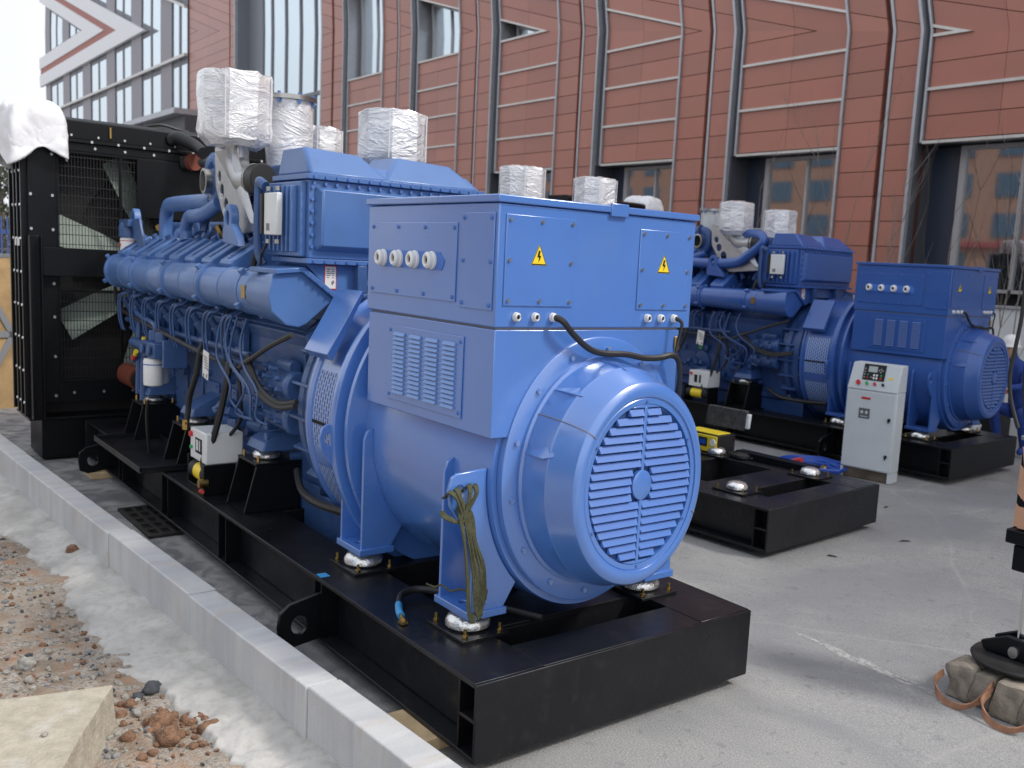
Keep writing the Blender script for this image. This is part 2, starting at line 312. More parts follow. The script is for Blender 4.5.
# ================================================================ GENERATOR SET
def generator(root, P, Cs, XR, skid_end):
    """alternator end + skid; P smooth paint, Cs casting paint"""
    CY, CZ = .8, .93
    # ---- skid
    m = MB(); E_ = skid_end
    for sg in (1, -1):
        Y = lambda v: v if sg == 1 else 1.6-v
        def bx(x0, x1, a, b, z0, z1): m.box(x0, x1, min(Y(a), Y(b)), max(Y(a), Y(b)), z0, z1)
        bx(E_, -.016, 0, .335, .312, .33)            # top flange
        bx(E_+.01, -.017, .10, .116, .07, .311)        # web
        bx(E_, -.016, 0, .335, .05, .068)            # bottom flange
        bx(E_+.01, -.25, .318, .332, .069, .311)       # inner web
        bx(-.128, -.017, .004, .099, .185, .197)     # little shelf at the end pocket
    m.box(-.015, 0, 0, 1.6, .05, .328); m.box(E_-.002, E_+.012, .0, 1.6, .052, .327)
    for x0, x1 in [(-.252, -.016), (-.80, -.455), (-1.78, -1.42), (-3.35, -2.72), (-4.5, -4.15), (E_+.9, E_+1.2), (E_+.012, E_+.3)]:
        m.box(x0, x1, .336, 1.264, .314, .3285); m.box(x0+.004, x0+.018, .336, 1.264, .07, .313); m.box(x1-.018, x1-.004, .336, 1.264, .07, .313)
    build('skid_frame', m, BLACKTOP if P is BLUE else BLACK, root, .003)
    for x in [-.128, -1.42, -1.5, -2.80, -2.93, -3.98, -4.12, -5.2, -5.3]:
        if x < E_+.2: continue
        for y0, y1 in ((.004, .099), (1.501, 1.596)):
            build('stiffener', MB().box(x-.006, x+.006, y0, y1, .069, .311), BLACK, root)
    for lx in (-1.45, E_+.72):
        for sg in (0, 1):
            Y = (lambda v: v) if sg == 0 else (lambda v: 1.6-v)
            pl = [(Y(.1), .075), (Y(-.14), .045), (Y(-.20), .07), (Y(-.21), .14), (Y(-.20), .2), (Y(-.15), .235), (Y(.1), .28)]
            build('lifting_lug', MB().plate(pl, [circ(Y(-.10), .14, .042)], 'x', lx-.012, lx+.012), BLACK, root, .003)
    # ---- stator barrel and rings
    m = MB(); m.latx([(-1.48, .54), (-1.40, .545), (-1.37, .548), (-.50, .548), (-.46, .54), (-.36, .54), (-.345, .535)], CY, CZ, 96)
    build('stator_barrel', m, P, root)
    m = MB(); m.latx([(-1.64, .60), (-1.635, .672), (-1.60, .678), (-1.575, .672), (-1.57, .60), (-1.52, .60), (-1.515, .645), (-1.485, .645), (-1.478, .55)], CY, CZ, 96)
    build('drive_end_ring', m, P, root, .002)
    m = MB(); m.latx([(-.344, .50), (-.342, .511), (-.306, .511), (-.302, .505), (-.3, .42)], CY, CZ, 96)
    fl = build('end_flange', m, P, root)
    for i in range(14):
        a = 2*PI*(i+.35)/14; build('flange_bolt', MB().bolt((-.3, CY+.468*math.cos(a), CZ+.468*math.sin(a)), (1, 0, 0), .012, .012), BOLTL if P is BLUE else BOLT, fl)
    m = MB(); m.latx([(-.30, .438), (-.285, .438), (-.28, .425), (-.14, .412), (-.13, .405), (-.03, .382), (-.005, .372), (.008, .355), (.012, .335), (.009, .322), (.002, .322), (.001, .318), (.004, .314), (.004, .296), (-.02, .293), (-.021, .02)], CY, CZ, 96, cap1=True)
    cov = build('end_cover', m, P, root, ang=28)
    for i in range(6):       # pressed recesses on the cover's flank
        a = R(160-i*36) if i < 6 else 0
        ca, sa = math.cos(a), math.sin(a); t = Vector((0, -sa, ca)); rr = Vector((0, ca, sa)); c = Vector((-.21, CY, CZ))+rr*.422
        build('air_scoop', MB().hull([c+Vector((-.065, 0, 0))+t*.05-rr*.01, c+Vector((-.065, 0, 0))-t*.05-rr*.02, c+Vector((-.065, 0, 0))+t*.05+rr*.004, c+Vector((.05, 0, 0))+t*.05-rr*.01, c+Vector((.05, 0, 0))+t*.05+rr*.003, c+Vector((.095, 0, 0))+t*.03-rr*.02, c+Vector((.05, 0, 0))-t*.05-rr*.02]), P, cov, .002)
    # thin cover seams
    for a in (R(146), R(-22)):
        rr = Vector((0, math.cos(a), math.sin(a))); c = Vector((0, CY, CZ)); t = rr.cross(Vector((1, 0, 0)))
        build('cover_seam', MB().tube([c+rr*.427+Vector((-.28, 0, 0)), c+rr*.4145+Vector((-.14, 0, 0)), c+rr*.3845+Vector((-.03, 0, 0)), c+rr*.357+Vector((.009, 0, 0)), c+rr*.335+Vector((.013, 0, 0))], .0022, 5, 4), INK, cov)
    # louvers
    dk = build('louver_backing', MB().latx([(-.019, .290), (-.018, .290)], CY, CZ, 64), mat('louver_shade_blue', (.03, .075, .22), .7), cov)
    N = 18; Rl = .286; dz = 2*Rl*.97/N; m = MB()
    for k in range(N):
        zt = Rl*.97-k*dz; zb = zt-dz*.87
        zm = max(abs(zt), abs(zb)); w = math.sqrt(max(0, (Rl+.006)**2-zm**2))
        if w < .05: w = .06
        for sg in (-1, 1):
            i0 = .0085
            if abs((zt+zb)/2) < .05: i0 = .052
            if abs((zt+zb)/2) < .025: i0 = .058
            a, b = sorted((CY+sg*i0, CY+sg*w))
            zt_, zb_ = CZ+zt, CZ+zb
            m.hexa([(-.012, a, zb_), (.011, a+.003, zb_+.003), (.011, b-.003, zb_+.003), (-.012, b, zb_), (-.012, a, zt_), (-.004, a, zt_), (-.004, b, zt_), (-.012, b, zt_)])
    m.box(-.014, .005, CY-.008, CY+.008, CZ-Rl, CZ+Rl)
    m.latx([(-.014, .055), (.007, .055), (.009, .051)], CY, CZ, 32)
    # segment fillers at top and bottom
    for sg in (1, -1):
        z0 = Rl*.955; pts = [(CY+.294*math.cos(t), CZ+sg*.294*math.sin(t)) for t in np.linspace(R(73.5), R(106.5), 10)]
        m.prism(pts, 'x', -.014, .004)
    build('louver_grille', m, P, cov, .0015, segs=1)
    for i in range(6):
        a = 2*PI*(i+.5)/6; build('cover_screw', MB().bolt((.004, CY+.304*math.cos(a), CZ+.304*math.sin(a)), (1, 0, 0), .006, .006), BOLT, cov)
    # ---- terminal box
    x0, x1, y0, y1 = -1.43, -.31, .22, 1.345
    tb = build('terminal_box', MB().box(x0, x1, y0, y1, 1.474, 1.897), P, root, .006)
    build('terminal_box_base', MB().box(x0+.012, x1-.006, y0+.008, y1-.06, 1.085, 1.466), P, root, .004)
    build('base_lip', MB().box(x0+.02, x1-.012, y0+.016, y1-.07, 1.464, 1.476), INK, root)
    build('box_lid', MB().box(x0-.012, x1+.012, y0-.012, y1+.012, 1.899, 1.925), P, root, .005)
    build('lid_clip', MB().box(x1+.002, x1+.018, .80, .90, 1.886, 1.934), P, root, .004)
    def panel(nm, a0, a1, z0, z1, side, nb=(3, 3)):
        if side == 'n': o = build(nm, MB().box(a0, a1, y0-.006, y0-.0005, z0, z1), P, tb, .0025)
        else: o = build(nm, MB().box(x1+.0005, x1+.006, a0, a1, z0, z1), P, tb, .0025)
        pts = set()
        for i in range(nb[0]):
            for j in (0, 1): pts.add((a0+.02+(a1-a0-.04)*i/(nb[0]-1), (z0+.018, z1-.018)[j]))
        for i in range(1, nb[1]-1):
            for j in (0, 1): pts.add(((a0+.02, a1-.02)[j], z0+.018+(z1-z0-.036)*i/(nb[1]-1)))
        for a, z in sorted(pts):
            if side == 'n': build('panel_screw', MB().bolt((a, y0-.006, z), (0, -1, 0), .008, .007), BOLT, o)
            else: build('panel_screw', MB().bolt((x1+.006, a, z), (1, 0, 0), .008, .007), STEEL if P is BLUE else BOLT, o)
        return o
    panel('gland_plate', -1.385, -.61, 1.545, 1.83, 'n', (4, 2))
    panel('side_access_panel', -.575, -.33, 1.53, 1.865, 'n', (2, 3))
    panel('front_access_panel', .255, .615, 1.55, 1.862, 'x', (3, 3))
    panel('front_access_panel', .99, 1.32, 1.545, 1.85, 'x', (3, 3))
    build('gland_gasket', MB().prism([(-1.28, 1.655), (-1.28, 1.72), (-.74, 1.722), (-.70, 1.69), (-.72, 1.655)], 'y', y0-.009, y0-.0065), mat('gasket_blue', (.06, .17, .55), .4), tb)
    for i in range(4):
        x = -1.245+i*.150
        g = MB(); g.laty([(y0-.009, .034), (y0-.022, .034), (y0-.023, .031), (y0-.042, .031), (y0-.050, .024)], x, 1.69, 12, cap1=False); g.laty([(y0-.050, .024), (y0-.048, .016), (y0-.036, .015)], x, 1.69, 12, cap0=False, cap1=False)
        gl = build('cable_gland', g, WHITEP, tb, .0015); build('gland_mouth', MB().laty([(y0-.038, .0155), (y0-.037, .001)], x, 1.69, 12), DARK, gl)
    gp = []
    for y in (.322, .418, .512, 1.06, 1.145, 1.23):
        g = MB(); g.latx([(x1+.001, .017), (x1+.010, .017), (x1+.011, .0155), (x1+.022, .0155), (x1+.028, .011)], y, 1.512, 10, cap1=False); g.latx([(x1+.028, .011), (x1+.022, .008)], y, 1.512, 10, cap0=False, cap1=False)
        gl = build('small_cable_gland', g, WHITEP, tb, .001); build('gland_mouth', MB().latx([(x1+.0225, .0085), (x1+.0235, .001)], y, 1.512, 10), DARK, gl)
    # danger triangles
    for y, z in ((.425, 1.728), (1.145, 1.722)):
        s_ = .040; tri = lambda k: [(y-k, z-k*.86), (y+k, z-k*.86), (y, z+k*.95)]
        st = build('danger_sticker', MB().prism(tri(s_), 'x', x1+.0062, x1+.0074), YELS, tb)
        bz = [(y-.004, z+.016), (y+.006, z+.016), (y+.001, z-.001), (y+.010, z-.001), (y-.003, z-.026), (y-.001, z-.007), (y-.010, z-.007)]
        build('lightning_mark', MB().prism(bz, 'x', x1+.0078, x1+.0084), DARK, st)
        q = MB(); q.ring([[(x1+.0078, a, b) for a, b in tri(s_*.98)], [(x1+.0078, a, b) for a, b in tri(s_*.86)]], True, False, False)
        build('sticker_border', q, DARK, st)
    # vent louvers on the near side of the base
    vb = build('vent_panel', MB().box(-1.20, -.54, y0+.001, y0+.007, 1.125, 1.425), P, tb, .002)
    for a in (-1.18, -.56):
        for z in (1.145, 1.405): build('panel_screw', MB().bolt((a, y0+.001, z), (0, -1, 0), .007, .006), BOLT, vb)
    for c in range(4):
        m = MB(); xa = -1.14+c*.148
        for k in range(14):
            z = 1.155+k*.0178
            m.hexa([(xa, y0-.012, z), (xa+.105, y0-.012, z), (xa+.105, y0+.001, z), (xa, y0+.001, z), (xa+.004, y0-.003, z+.013), (xa+.101, y0-.003, z+.013), (xa+.101, y0+.001, z+.013), (xa+.004, y0+.001, z+.013)])
        build('vent_louvers', m, mat('louver_light_blue', (.16, .30, .62), .35) if P is BLUE else P, vb, .001, segs=1)
    # sensor cable round the box front
    m = MB(); m.tube([(x1+.025, .512, 1.512), (x1+.05, .535, 1.50), (x1+.05, .60, 1.45), (x1+.05, .69, 1.40), (x1+.05, .78, 1.382), (x1+.05, .90, 1.378), (x1+.05, 1.02, 1.362), (x1+.05, 1.12, 1.362), (x1+.05, 1.19, 1.37), (x1+.05, 1.235, 1.35), (x1+.05, 1.257, 1.28), (x1+.04, 1.265, 1.15)], .0125, 8)
    build('sensor_cable', m, RUB, root)
    build('sensor_cable', MB().tube([(x1+.025, 1.23, 1.512), (x1+.05, 1.245, 1.495), (x1+.045, 1.235, 1.43), (x1+.05, 1.215, 1.37)], .008, 8), RUB, root)
    build('earth_tag', MB().box(x1-.004, x1+.004, 1.255, 1.285, 1.385, 1.44), BRASS, root, .002)
    # ---- feet
    for sg in (0, 1):
        Y = (lambda v: v) if sg == 0 else (lambda v: 1.6-v)
        def arc(a0, a1, n, r=.55):   # points on the barrel outline (near-side lower quadrant)
            return [(Y(CY-r*math.cos(R(a))), CZ-r*math.sin(R(a))) for a in np.linspace(a0, a1, n)]
        for (xa, xb, ear) in ((-1.63, -1.40, 'far'), (-.63, -.38, 'near')):
            ear_pl = [(Y(.205), .435), (Y(.205), .72), (Y(.14), .77), (Y(.085), .84), (Y(.07), .90), (Y(.085), .945), (Y(.11), .96), (Y(.26), .968)]
            plain = [(Y(.205), .435), (Y(.205), .92), (Y(.22), .955), (Y(.25), .968)]
            for x, e in ((xa, ear == 'far'), (xb, ear == 'near')):
                pl = (ear_pl if e else plain)+arc(-2, 48, 10, .545)+[(Y(.37), .435)]
                hl = [circ(Y(.125), .893, .026)] if e else []
                build('foot_gusset', MB().plate(pl, hl, 'x', x-.009, x+.009), P, root, .003)
            fp = build('foot_plate', MB().plate([(xa-.02, Y(.19)), (xb+.02, Y(.19)), (xb+.02, Y(.385)), (xa-.02, Y(.385))], [circ((xa+xb)/2, Y(.25), .02), circ((xa+xb)/2, Y(.32), .014)], 'z', .412, .44), P, root, .003)
            cx_, cy_ = (xa+xb)/2, Y(.28)
            mp = build('mount_plate', MB().box(cx_-.15, cx_+.15, cy_-.12, cy_+.12, .3305, .343), BLACKTOP, root, .002)
            build('mount_dome', MB().latz([(.085, .343), (.10, .352), (.10, .368), (.085, .390), (.05, .404), (.02, .411)], cx_, cy_, 28), FOILD, mp)
            for dx in (-.12, .12):
                for dy in (-.09, .09): build('mount_bolt', MB().cyl((cx_+dx, cy_+dy, .343), (cx_+dx, cy_+dy, .375), .008, n=8).cyl((cx_+dx, cy_+dy, .344), (cx_+dx, cy_+dy, .353), .014, n=6), BRASS, mp)
    # ---- coupling housing with perforated drum
    m = MB(); m.latx([(-2.07, .56), (-2.06, .615), (-2.04, .615), (-2.03, .598), (-1.66, .598), (-1.65, .62), (-1.635, .62)], CY, CZ, 96); build('coupling_guard', m, P, root)
    for a0, a1 in ((2.75, 3.35), (3.50, 4.3), (-.25, .35), (5.1, 5.9)):
        build('perforated_guard', MB().ring([[(x, CY+.601*math.cos(t), CZ+.601*math.sin(t)) for t in np.linspace(a0, a1, 24)] for x in (-2.0, -1.70)], False, False, False), PERF, root)
    m = MB(); 
    for y, z in ():
        pass
    a0, a1 = R(148), R(122)
    pts = [(CY+.625*math.cos(a), CZ+.625*math.sin(a)) for a in (a0, a1)]
    o1 = (CY+.60*math.cos(a0), CZ+.60*math.sin(a0)); o2 = (CY+.60*math.cos(a1), CZ+.60*math.sin(a1))
    m.prism([(.165, 1.25), (.36, 1.535), (.375, 1.525), (.20, 1.22)], 'x', -2.05, -1.76)
    build('air_hood', m, P, root, .003)
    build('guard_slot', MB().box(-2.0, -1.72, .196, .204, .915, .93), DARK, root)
    return tb

def engine(root, P, C, n, sh, big=True):
    """V engine; n heads per bank, sh = x shift of front end, all coordinates local"""
    CY, CZ = .8, .93
    pitch = .372; xh = -3.42; xs = [xh-.372*i for i in range(n)]; XF = xs[-1]-.28
    # flywheel housing
    m = MB(); m.latx([(-2.42, .42), (-2.41, .50), (-2.34, .50), (-2.33, .545), (-2.27, .545), (-2.26, .52), (-2.2, .52), (-2.19, .565), (-2.12, .565), (-2.11, .545), (-2.07, .545)], CY, CZ, 64)
    fh = build('flywheel_housing', m, C, root)
    for i in range(20):
        a = 2*PI*i/20; build('housing_bolt', MB().bolt((-2.12, CY+.555*math.cos(a), CZ+.555*math.sin(a)), (1, 0, 0), .013, .02), C, fh)
    for k in range(7):
        a = R(150+k*17); build('housing_rib', MB().obox((-2.3, CY+.535*math.cos(a), CZ+.535*math.sin(a)), (1, 0, 0), (0, math.cos(a), math.sin(a)), (0, -math.sin(a), math.cos(a)), .12, .03, .008), C, fh, .003)
    # block
    m = MB()
    m.prism([(.48, .46), (1.12, .46), (1.15, .98), (1.28, 1.28), (1.0, 1.46), (.6, 1.46), (.32, 1.28), (.45, .98)], 'x', XF, -2.4)
    bk = build('engine_block', m, C, root, .01)
    m = MB(); m.prism([(.55, .16), (1.05, .16), (1.12, .22), (1.13, .455), (.47, .455), (.48, .22)], 'x', XF+.3, -2.15); build('oil_pan', m, C, root, .015)
    pr = MB(); pr.box(XF+.1, -2.42, .44, .478, .462, .50); pr.box(XF+.1, -2.42, 1.122, 1.16, .462, .50); build('pan_rail', pr, C, root, .004)
    for sg in (0, 1):
        Y = (lambda v: v) if sg == 0 else (lambda v: 1.6-v)
        yo = -1 if sg == 0 else 1
        # crankcase doors
        for i, x in enumerate(xs):
            d = build('crankcase_door', MB().hull([(x+.02+a, Y(y), z) for a in (0, .29) for y, z in ((.468, .56), (.444, .56), (.438, .84), (.462, .84))]), C, root, .006)
            for a in (.03, .26):
                for z in (.58, .70, .82): build('door_bolt', MB().bolt((x+.02+a, Y(.443), z), (0, yo, 0), .009, .012), C, d)
        # fuel / cam gallery with bolts and injector lines
        m = MB(); m.tube([(XF+.1, Y(.30), 1.115), (-3.2, Y(.30), 1.115)], .018, 8, smooth=False); m.tube([(XF+.1, Y(.33), 1.05), (-3.2, Y(.33), 1.05)], .012, 8, smooth=False)
        build('fuel_rail', m, C, root)
        # heads & rocker covers
        for i, x in enumerate(xs):
            # bank axis pointing up and outward
            ba = Vector((0, -.50*(1 if sg == 0 else -1), .866)); ta = Vector((0, .866*(1 if sg == 0 else -1), .50))
            c = Vector((x+.0, Y(.43), 1.545))
            hd = build('cylinder_head', MB().obox(c-ba*.04, (1, 0, 0), ta, ba, .165, .17, .075), C, root, .012)
            for a in (-.13, .13):
                for b in (-.15, .15): build('head_bolt', MB().cyl(c+Vector((a, 0, 0))+ta*b+ba*.03, c+Vector((a, 0, 0))+ta*b+ba*.065, .016, n=6), C, hd)
            cc = c+ba*.085
            m = MB(); hw = .108
            pts = []
            for a, dx in ((-hw, 0), (hw, 0)):
                for b, h in ((-.165, -.075), (-.165, .078), (-.15, .09), (.09, .09), (.14, .03), (.14, -.06)):
                    pts.append(cc+Vector((a, 0, 0))+ta*b+ba*h)
            m.hull(pts); rc = build('rocker_cover', m, P, root, .010, segs=3)
            m = MB(); m.obox(cc+ba*.085-ta*.02, (1, 0, 0), ta, ba, .016, .11, .012); m.cyl(cc+ba*.07+ta*.06, cc+ba*.12+ta*.06, .024, n=10); m.cyl(cc+ba*.07-ta*.10, cc+ba*.10-ta*.10, .015, n=6)
            build('cover_fitting', m, C, rc, .003)
            for a in (-.12, .12):
                build('cover_bolt', MB().cyl(cc+Vector((a, 0, 0))-ta*.15-ba*.04, cc+Vector((a, 0, 0))-ta*.15, .012, n=6), C, rc)
            # intake elbow inboard of each head
            build('intake_elbow', MB().tube([cc+ta*.18-ba*.02, cc+ta*.27+ba*.02, Vector((x+.02, Y(.68), 1.70))], .05, 10), C, root)
            if i % 2 == 0: build('sender', MB().cyl(cc+ta*.12+ba*.07, cc+ta*.12+ba*.16, .018, n=8).cyl(cc+ta*.12+ba*.13, cc+ta*.12+ba*.165, .024, n=6), BRASS, rc)
            # exhaust port to the outboard manifold
            build('exhaust_port', MB().hull([(x-.07, Y(.36), 1.47), (x+.07, Y(.36), 1.47), (x-.07, Y(.36), 1.38), (x+.07, Y(.36), 1.38), (x-.05, Y(.24), 1.52), (x+.05, Y(.24), 1.52), (x-.05, Y(.24), 1.44), (x+.05, Y(.24), 1.44)]), C, root, .006)
            fq = random.Random(i*7+sg)
            ft = MB()
            for k in range(7):
                fxx = x-.17+fq.random()*.34; fyy = .26+fq.random()*.10; fz = 1.56+fq.random()*.06
                ft.cyl((fxx, Y(fyy+.05), fz-.05), (fxx+fq.uniform(-.02, .02), Y(fyy), fz+fq.random()*.05), fq.uniform(.010, .024), fq.uniform(.008, .018), 7)
            ft.box(x-.17, x+.17, *sorted((Y(.27), Y(.38))), 1.50, 1.555)
            build('head_fitting', ft, C, hd, .002)
            build('loom_branch', MB().tube([(x-.10, Y(.25), 1.15), (x-.06, Y(.22), 1.24), (x-.07, Y(.25), 1.33), (x-.05, Y(.30), 1.37)], .007, 5), RUB, root)
            # injection pump element + looped pipes
            pe = MB(); pe.cyl((x+.03, Y(.36), 1.12), (x+.03, Y(.26), 1.24), .042, .036, 12); pe.cyl((x+.03, Y(.27), 1.225), (x+.03, Y(.225), 1.28), .022, n=8); pe.box(x-.04, x+.10, min(Y(.29), Y(.40)), max(Y(.29), Y(.40)), 1.10, 1.14)
            build('injection_pump', pe, C, root, .003)
            for k in (0, .07):
                build('injector_pipe', MB().tube([(x-.02+k, Y(.225), 1.05), (x-.02+k, Y(.20), 1.12), (x-.015+k, Y(.19), 1.25), (x+.02+k, Y(.20), 1.31), (x+.06+k, Y(.24), 1.33), (x+.08+k, Y(.31), 1.38)], .0085, 6), C, root)
            build('pipe_clip', MB().obox((x+.10, Y(.31), 1.20), (1, 0, 0), (0, 1, 0), (0, 0, 1), .016, .02, .10), C, root, .003)
        # lower V panel that carries the injection gear (dark recess behind)
        build('gear_cover', MB().prism([(Y(.46), 1.0), (Y(.40), 1.0), (Y(.345), 1.10), (Y(.345), 1.30), (Y(.42), 1.36), (Y(.5), 1.36)], 'x', XF+.02, -2.45), C, root, .006)
        for q in range(10 if n == 8 else 8):
            x = -2.55-q*.31
            build('gear_cover_bolt', MB().bolt((x, Y(.40), 1.02), (0, yo, 0), .012, .015), C, root)
        lq = random.Random(31+sg)
        for k in range(26):
            xx = XF+.2+lq.random()*(-2.75-XF-.2); zz = .52+lq.random()*.46; rr_ = lq.uniform(.014, .04)
            build('block_boss', MB().cyl((xx, Y(.47), zz), (xx, Y(.435-lq.random()*.04), zz), rr_, rr_*.85, 8), C, bk)
        # outboard manifold
        my, mz = Y(.20), 1.478; prof = []; x = -2.86; seg = .80 if n == 8 else .78; ns = 4 if n == 8 else 3
        xe = x-seg*ns
        rings = []
        for k in range(ns):
            a, b = x-k*seg, x-(k+1)*seg
            rings += [(a, .108), (a-.005, .122), (a-.03, .122), (a-.035, .108), (a-.06, .113), (a-.36, .111), (a-.365, .115), (a-.375, .115), (a-.38, .108), (b+.04, .104), (b+.035, .122), (b+.008, .122), (b+.006, .10), (b+.001, .10)]
        rings += [(xe, .104), (xe-.02, .09), (xe-.05, .06), (xe-.06, .01)]
        mf = build('air_manifold', MB().latx(rings, my, mz, 40), P, root, ang=30)
        for k in range(ns+1):
            xx = x-k*seg+.0
            for a in (60, 130, 215, 290):
                build('clamp_boss', MB().obox((xx-.005, my+.125*math.cos(R(a)), mz+.125*math.sin(R(a))), (1, 0, 0), (0, math.cos(R(a)), math.sin(R(a))), (0, -math.sin(R(a)), math.cos(R(a))), .028, .02, .014), P, mf, .004)
        # elbow up to the charge air cooler
        m = MB()
        cr = [(x, my+.118*math.cos(t), mz+.118*math.sin(t)) for t in [2*PI*i/20 for i in range(20)]]
        m.ring([cr, [(x+.16, my+.124*math.cos(t), mz+.124*math.sin(t)) for t in [2*PI*i/20 for i in range(20)]]])
        mid = [(x+.16, my+.124*math.cos(t), mz+.124*math.sin(t)) for t in [2*PI*i/20 for i in range(20)]]
        fp = [(Y(.06), 1.585), (Y(.22), 1.60), (Y(.42), 1.475), (Y(.40), 1.455), (Y(.26), 1.352), (Y(.215), 1.335), (Y(.14), 1.345), (Y(.055), 1.41), (Y(.04), 1.48)]
        m.hull(mid+[(-2.24, a, b) for a, b in fp])
        build('manifold_elbow', m, P, root, .014, segs=3)
        m = MB(); fl_ = [(Y(.07), 1.607), (Y(.235), 1.622), (Y(.455), 1.484), (Y(.44), 1.462), (Y(.22), 1.598), (Y(.07), 1.585)]
        m.prism(fl_, 'x', -2.62, -2.215); ef = build('elbow_flange', m, P, root, .004)
        for k in range(6):
            t = k/5; build('flange_bolt', MB().bolt((-2.215, Y(.235+.19*t), 1.598-.118*t), (1, 0, 0), .008, .01), BOLT, ef)
        build('maker_plate', MB().prism([(x+.10, mz-.03), (x+.16, mz-.03), (x+.16, mz+.035), (x+.10, mz+.035)], 'y', my+yo*.127, my+yo*.122), BRASS, mf)
    # ---- charge air cooler across the engine
    X1 = -2.20; X0 = -2.66
    m = MB(); m.box(X0, X1, .245, 1.365, 1.665, 2.03); ac = build('charge_air_cooler', m, P, root, .006)
    build('cooler_panel', MB().hull([(X1, .275, 1.70), (X1, 1.335, 1.70), (X1, 1.335, 2.0), (X1, .275, 2.0), (X1+.05, .30, 1.725), (X1+.05, 1.31, 1.725), (X1+.05, 1.31, 1.985), (X1+.05, .30, 1.985)]), P, ac, .012, segs=3)
    m = MB(); m.box(X0-.02, X1+.022, .225, 1.385, 2.031, 2.055); m.box(X0-.02, X1+.022, .225, 1.385, 1.64, 1.664); build('cooler_flange', m, P, ac, .003)
    for pts, rr_, hh_ in (([(X1+.022, .27+k*.067, 2.043) for k in range(17)], .012, .010), ([(X1+.001, .27+k*.067, 2.012) for k in range(17)], .010, .016), ([(X1+.022, .27+k*.067, 1.652) for k in range(17)], .010, .012), ([(X1+.002, y, 1.72+k*.055) for k in range(6) for y in (.26, 1.35)], .011, .014)):
        bolts('cooler_bolt', pts, (1, 0, 0), rr_, hh_, BOLT, ac)
    # roof in two humps
    ridge = X1-.10
    ridge = X1-.11
    def hump(ya, yb, yc, yd):
        m = MB(); m.hull([(X1+.012, ya, 2.056), (X1+.012, yd, 2.056), (X0, ya, 2.056), (X0, yd, 2.056), (ridge, yb, 2.185), (ridge, yc, 2.172), (X0+.04, yb, 2.185), (X0+.04, yc, 2.172)]); return m
    build('cooler_hood', hump(.245, .258, .60, .74), P, ac, .018, segs=3)
    build('cooler_hood', hump(.70, .83, 1.21, 1.36), P, ac, .018, segs=3)
    build('cooler_hood_base', MB().hull([(X1+.010, .25, 2.056), (X1+.010, 1.355, 2.056), (X0, .25, 2.056), (X0, 1.355, 2.056), (ridge+.02, .28, 2.118), (ridge+.02, 1.32, 2.118), (X0, .28, 2.118), (X0, 1.32, 2.118)]), P, ac, .008)
    # trunk below
    m = MB(); m.prism([(.245, 1.639), (1.365, 1.639), (1.16, 1.475), (1.04, 1.455), (.97, 1.54), (.62, 1.54), (.545, 1.49), (.45, 1.455)], 'x', X0+.05, X1-.03); build('cooler_trunk', m, P, root, .006)
    for y in (.535, 1.02): build('cooler_leg', MB().box(X1-.03, X1+.03, y, y+.06, 1.505, 1.639).box(X1-.04, X1+.05, y-.02, y+.09, 1.485, 1.504), C, root, .004)
    st = build('pictogram_sticker', MB().box(X1-.03, X1-.0275, .355, .43, 1.52, 1.635), RED, root, label='small white pictogram sticker with a red border')
    ink = MB(); q = build('sticker_face', MB().box(X1-.0273, X1-.0262, .360, .425, 1.525, 1.630), PAPER, st)
    for k in range(5): ink.box(X1-.026, X1-.0255, .37, .385+.008*(k % 3), 1.575+k*.01, 1.579+k*.01)
    for k in range(5): ink.box(X1-.026, X1-.0255, .40, .415, 1.575+k*.01, 1.579+k*.01)
    ink.prism([(.395, 1.553), (.41, 1.567), (.418, 1.555), (.405, 1.54)], 'x', X1-.026, X1-.0255)
    build('printed_lines', ink, INK, st)
    # near-side end of the cooler: header, fins, control module
    for sg in (0, 1):
        Y = (lambda v: v) if sg == 0 else (lambda v: 1.6-v)
        yo = -1 if sg == 0 else 1
        a, b = sorted((Y(.21), Y(.246)))
        build('cooler_end_tank', MB().box(X0-.06, X1-.035, a, b, 1.67, 2.02), P, root, .006)
        m = MB()
        for k in range(7): m.box(X0+.0+k*.06, X0+.02+k*.06, *sorted((Y(.175), Y(.21))), 1.69, 2.0)
        build('cooler_fins', m, P, root, .004)
        build('water_pipe', MB().tube([(X0+.02, Y(.17), 2.0), (X0-.03, Y(.16), 2.02), (X0-.06, Y(.16), 1.99), (X0-.06, Y(.16), 1.70), (X0-.04, Y(.19), 1.62)], .026, 10), C, root)
        if sg == 0:
            g = build('control_module', MB().box(X0+.10, X0+.29, .13, .165, 1.765, 1.965), WHITEB, root, .006, label='light grey control module')
            build('module_plate', MB().box(X0+.065, X0+.095, .12, .17, 1.77, 1.96), RUB, g)
            q = MB()
            for dx in (0.13, .26):
                for z in (1.745, 1.975): q.cyl((X0+dx, .147, z), (X0+dx, .147, z+(.02 if z > 1.9 else -.02)), .016, n=10)
            build('module_connector', q, STEEL, g); build('module_label', MB().box(X0+.14, X0+.185, .1285, .13, 1.785, 1.82), INK, g)
            build('module_cable', MB().tube([(X0+.13, .147, 1.745), (X0+.09, .14, 1.70), (X0+.02, .15, 1.67), (X0+.0, .15, 1.60)], .008, 6), RUB, g)
            build('loom_pipe', MB().tube([(-2.80, .17, 1.52), (-2.79, .16, 1.62), (-2.76, .18, 1.70)], .018, 8), RUB, root)
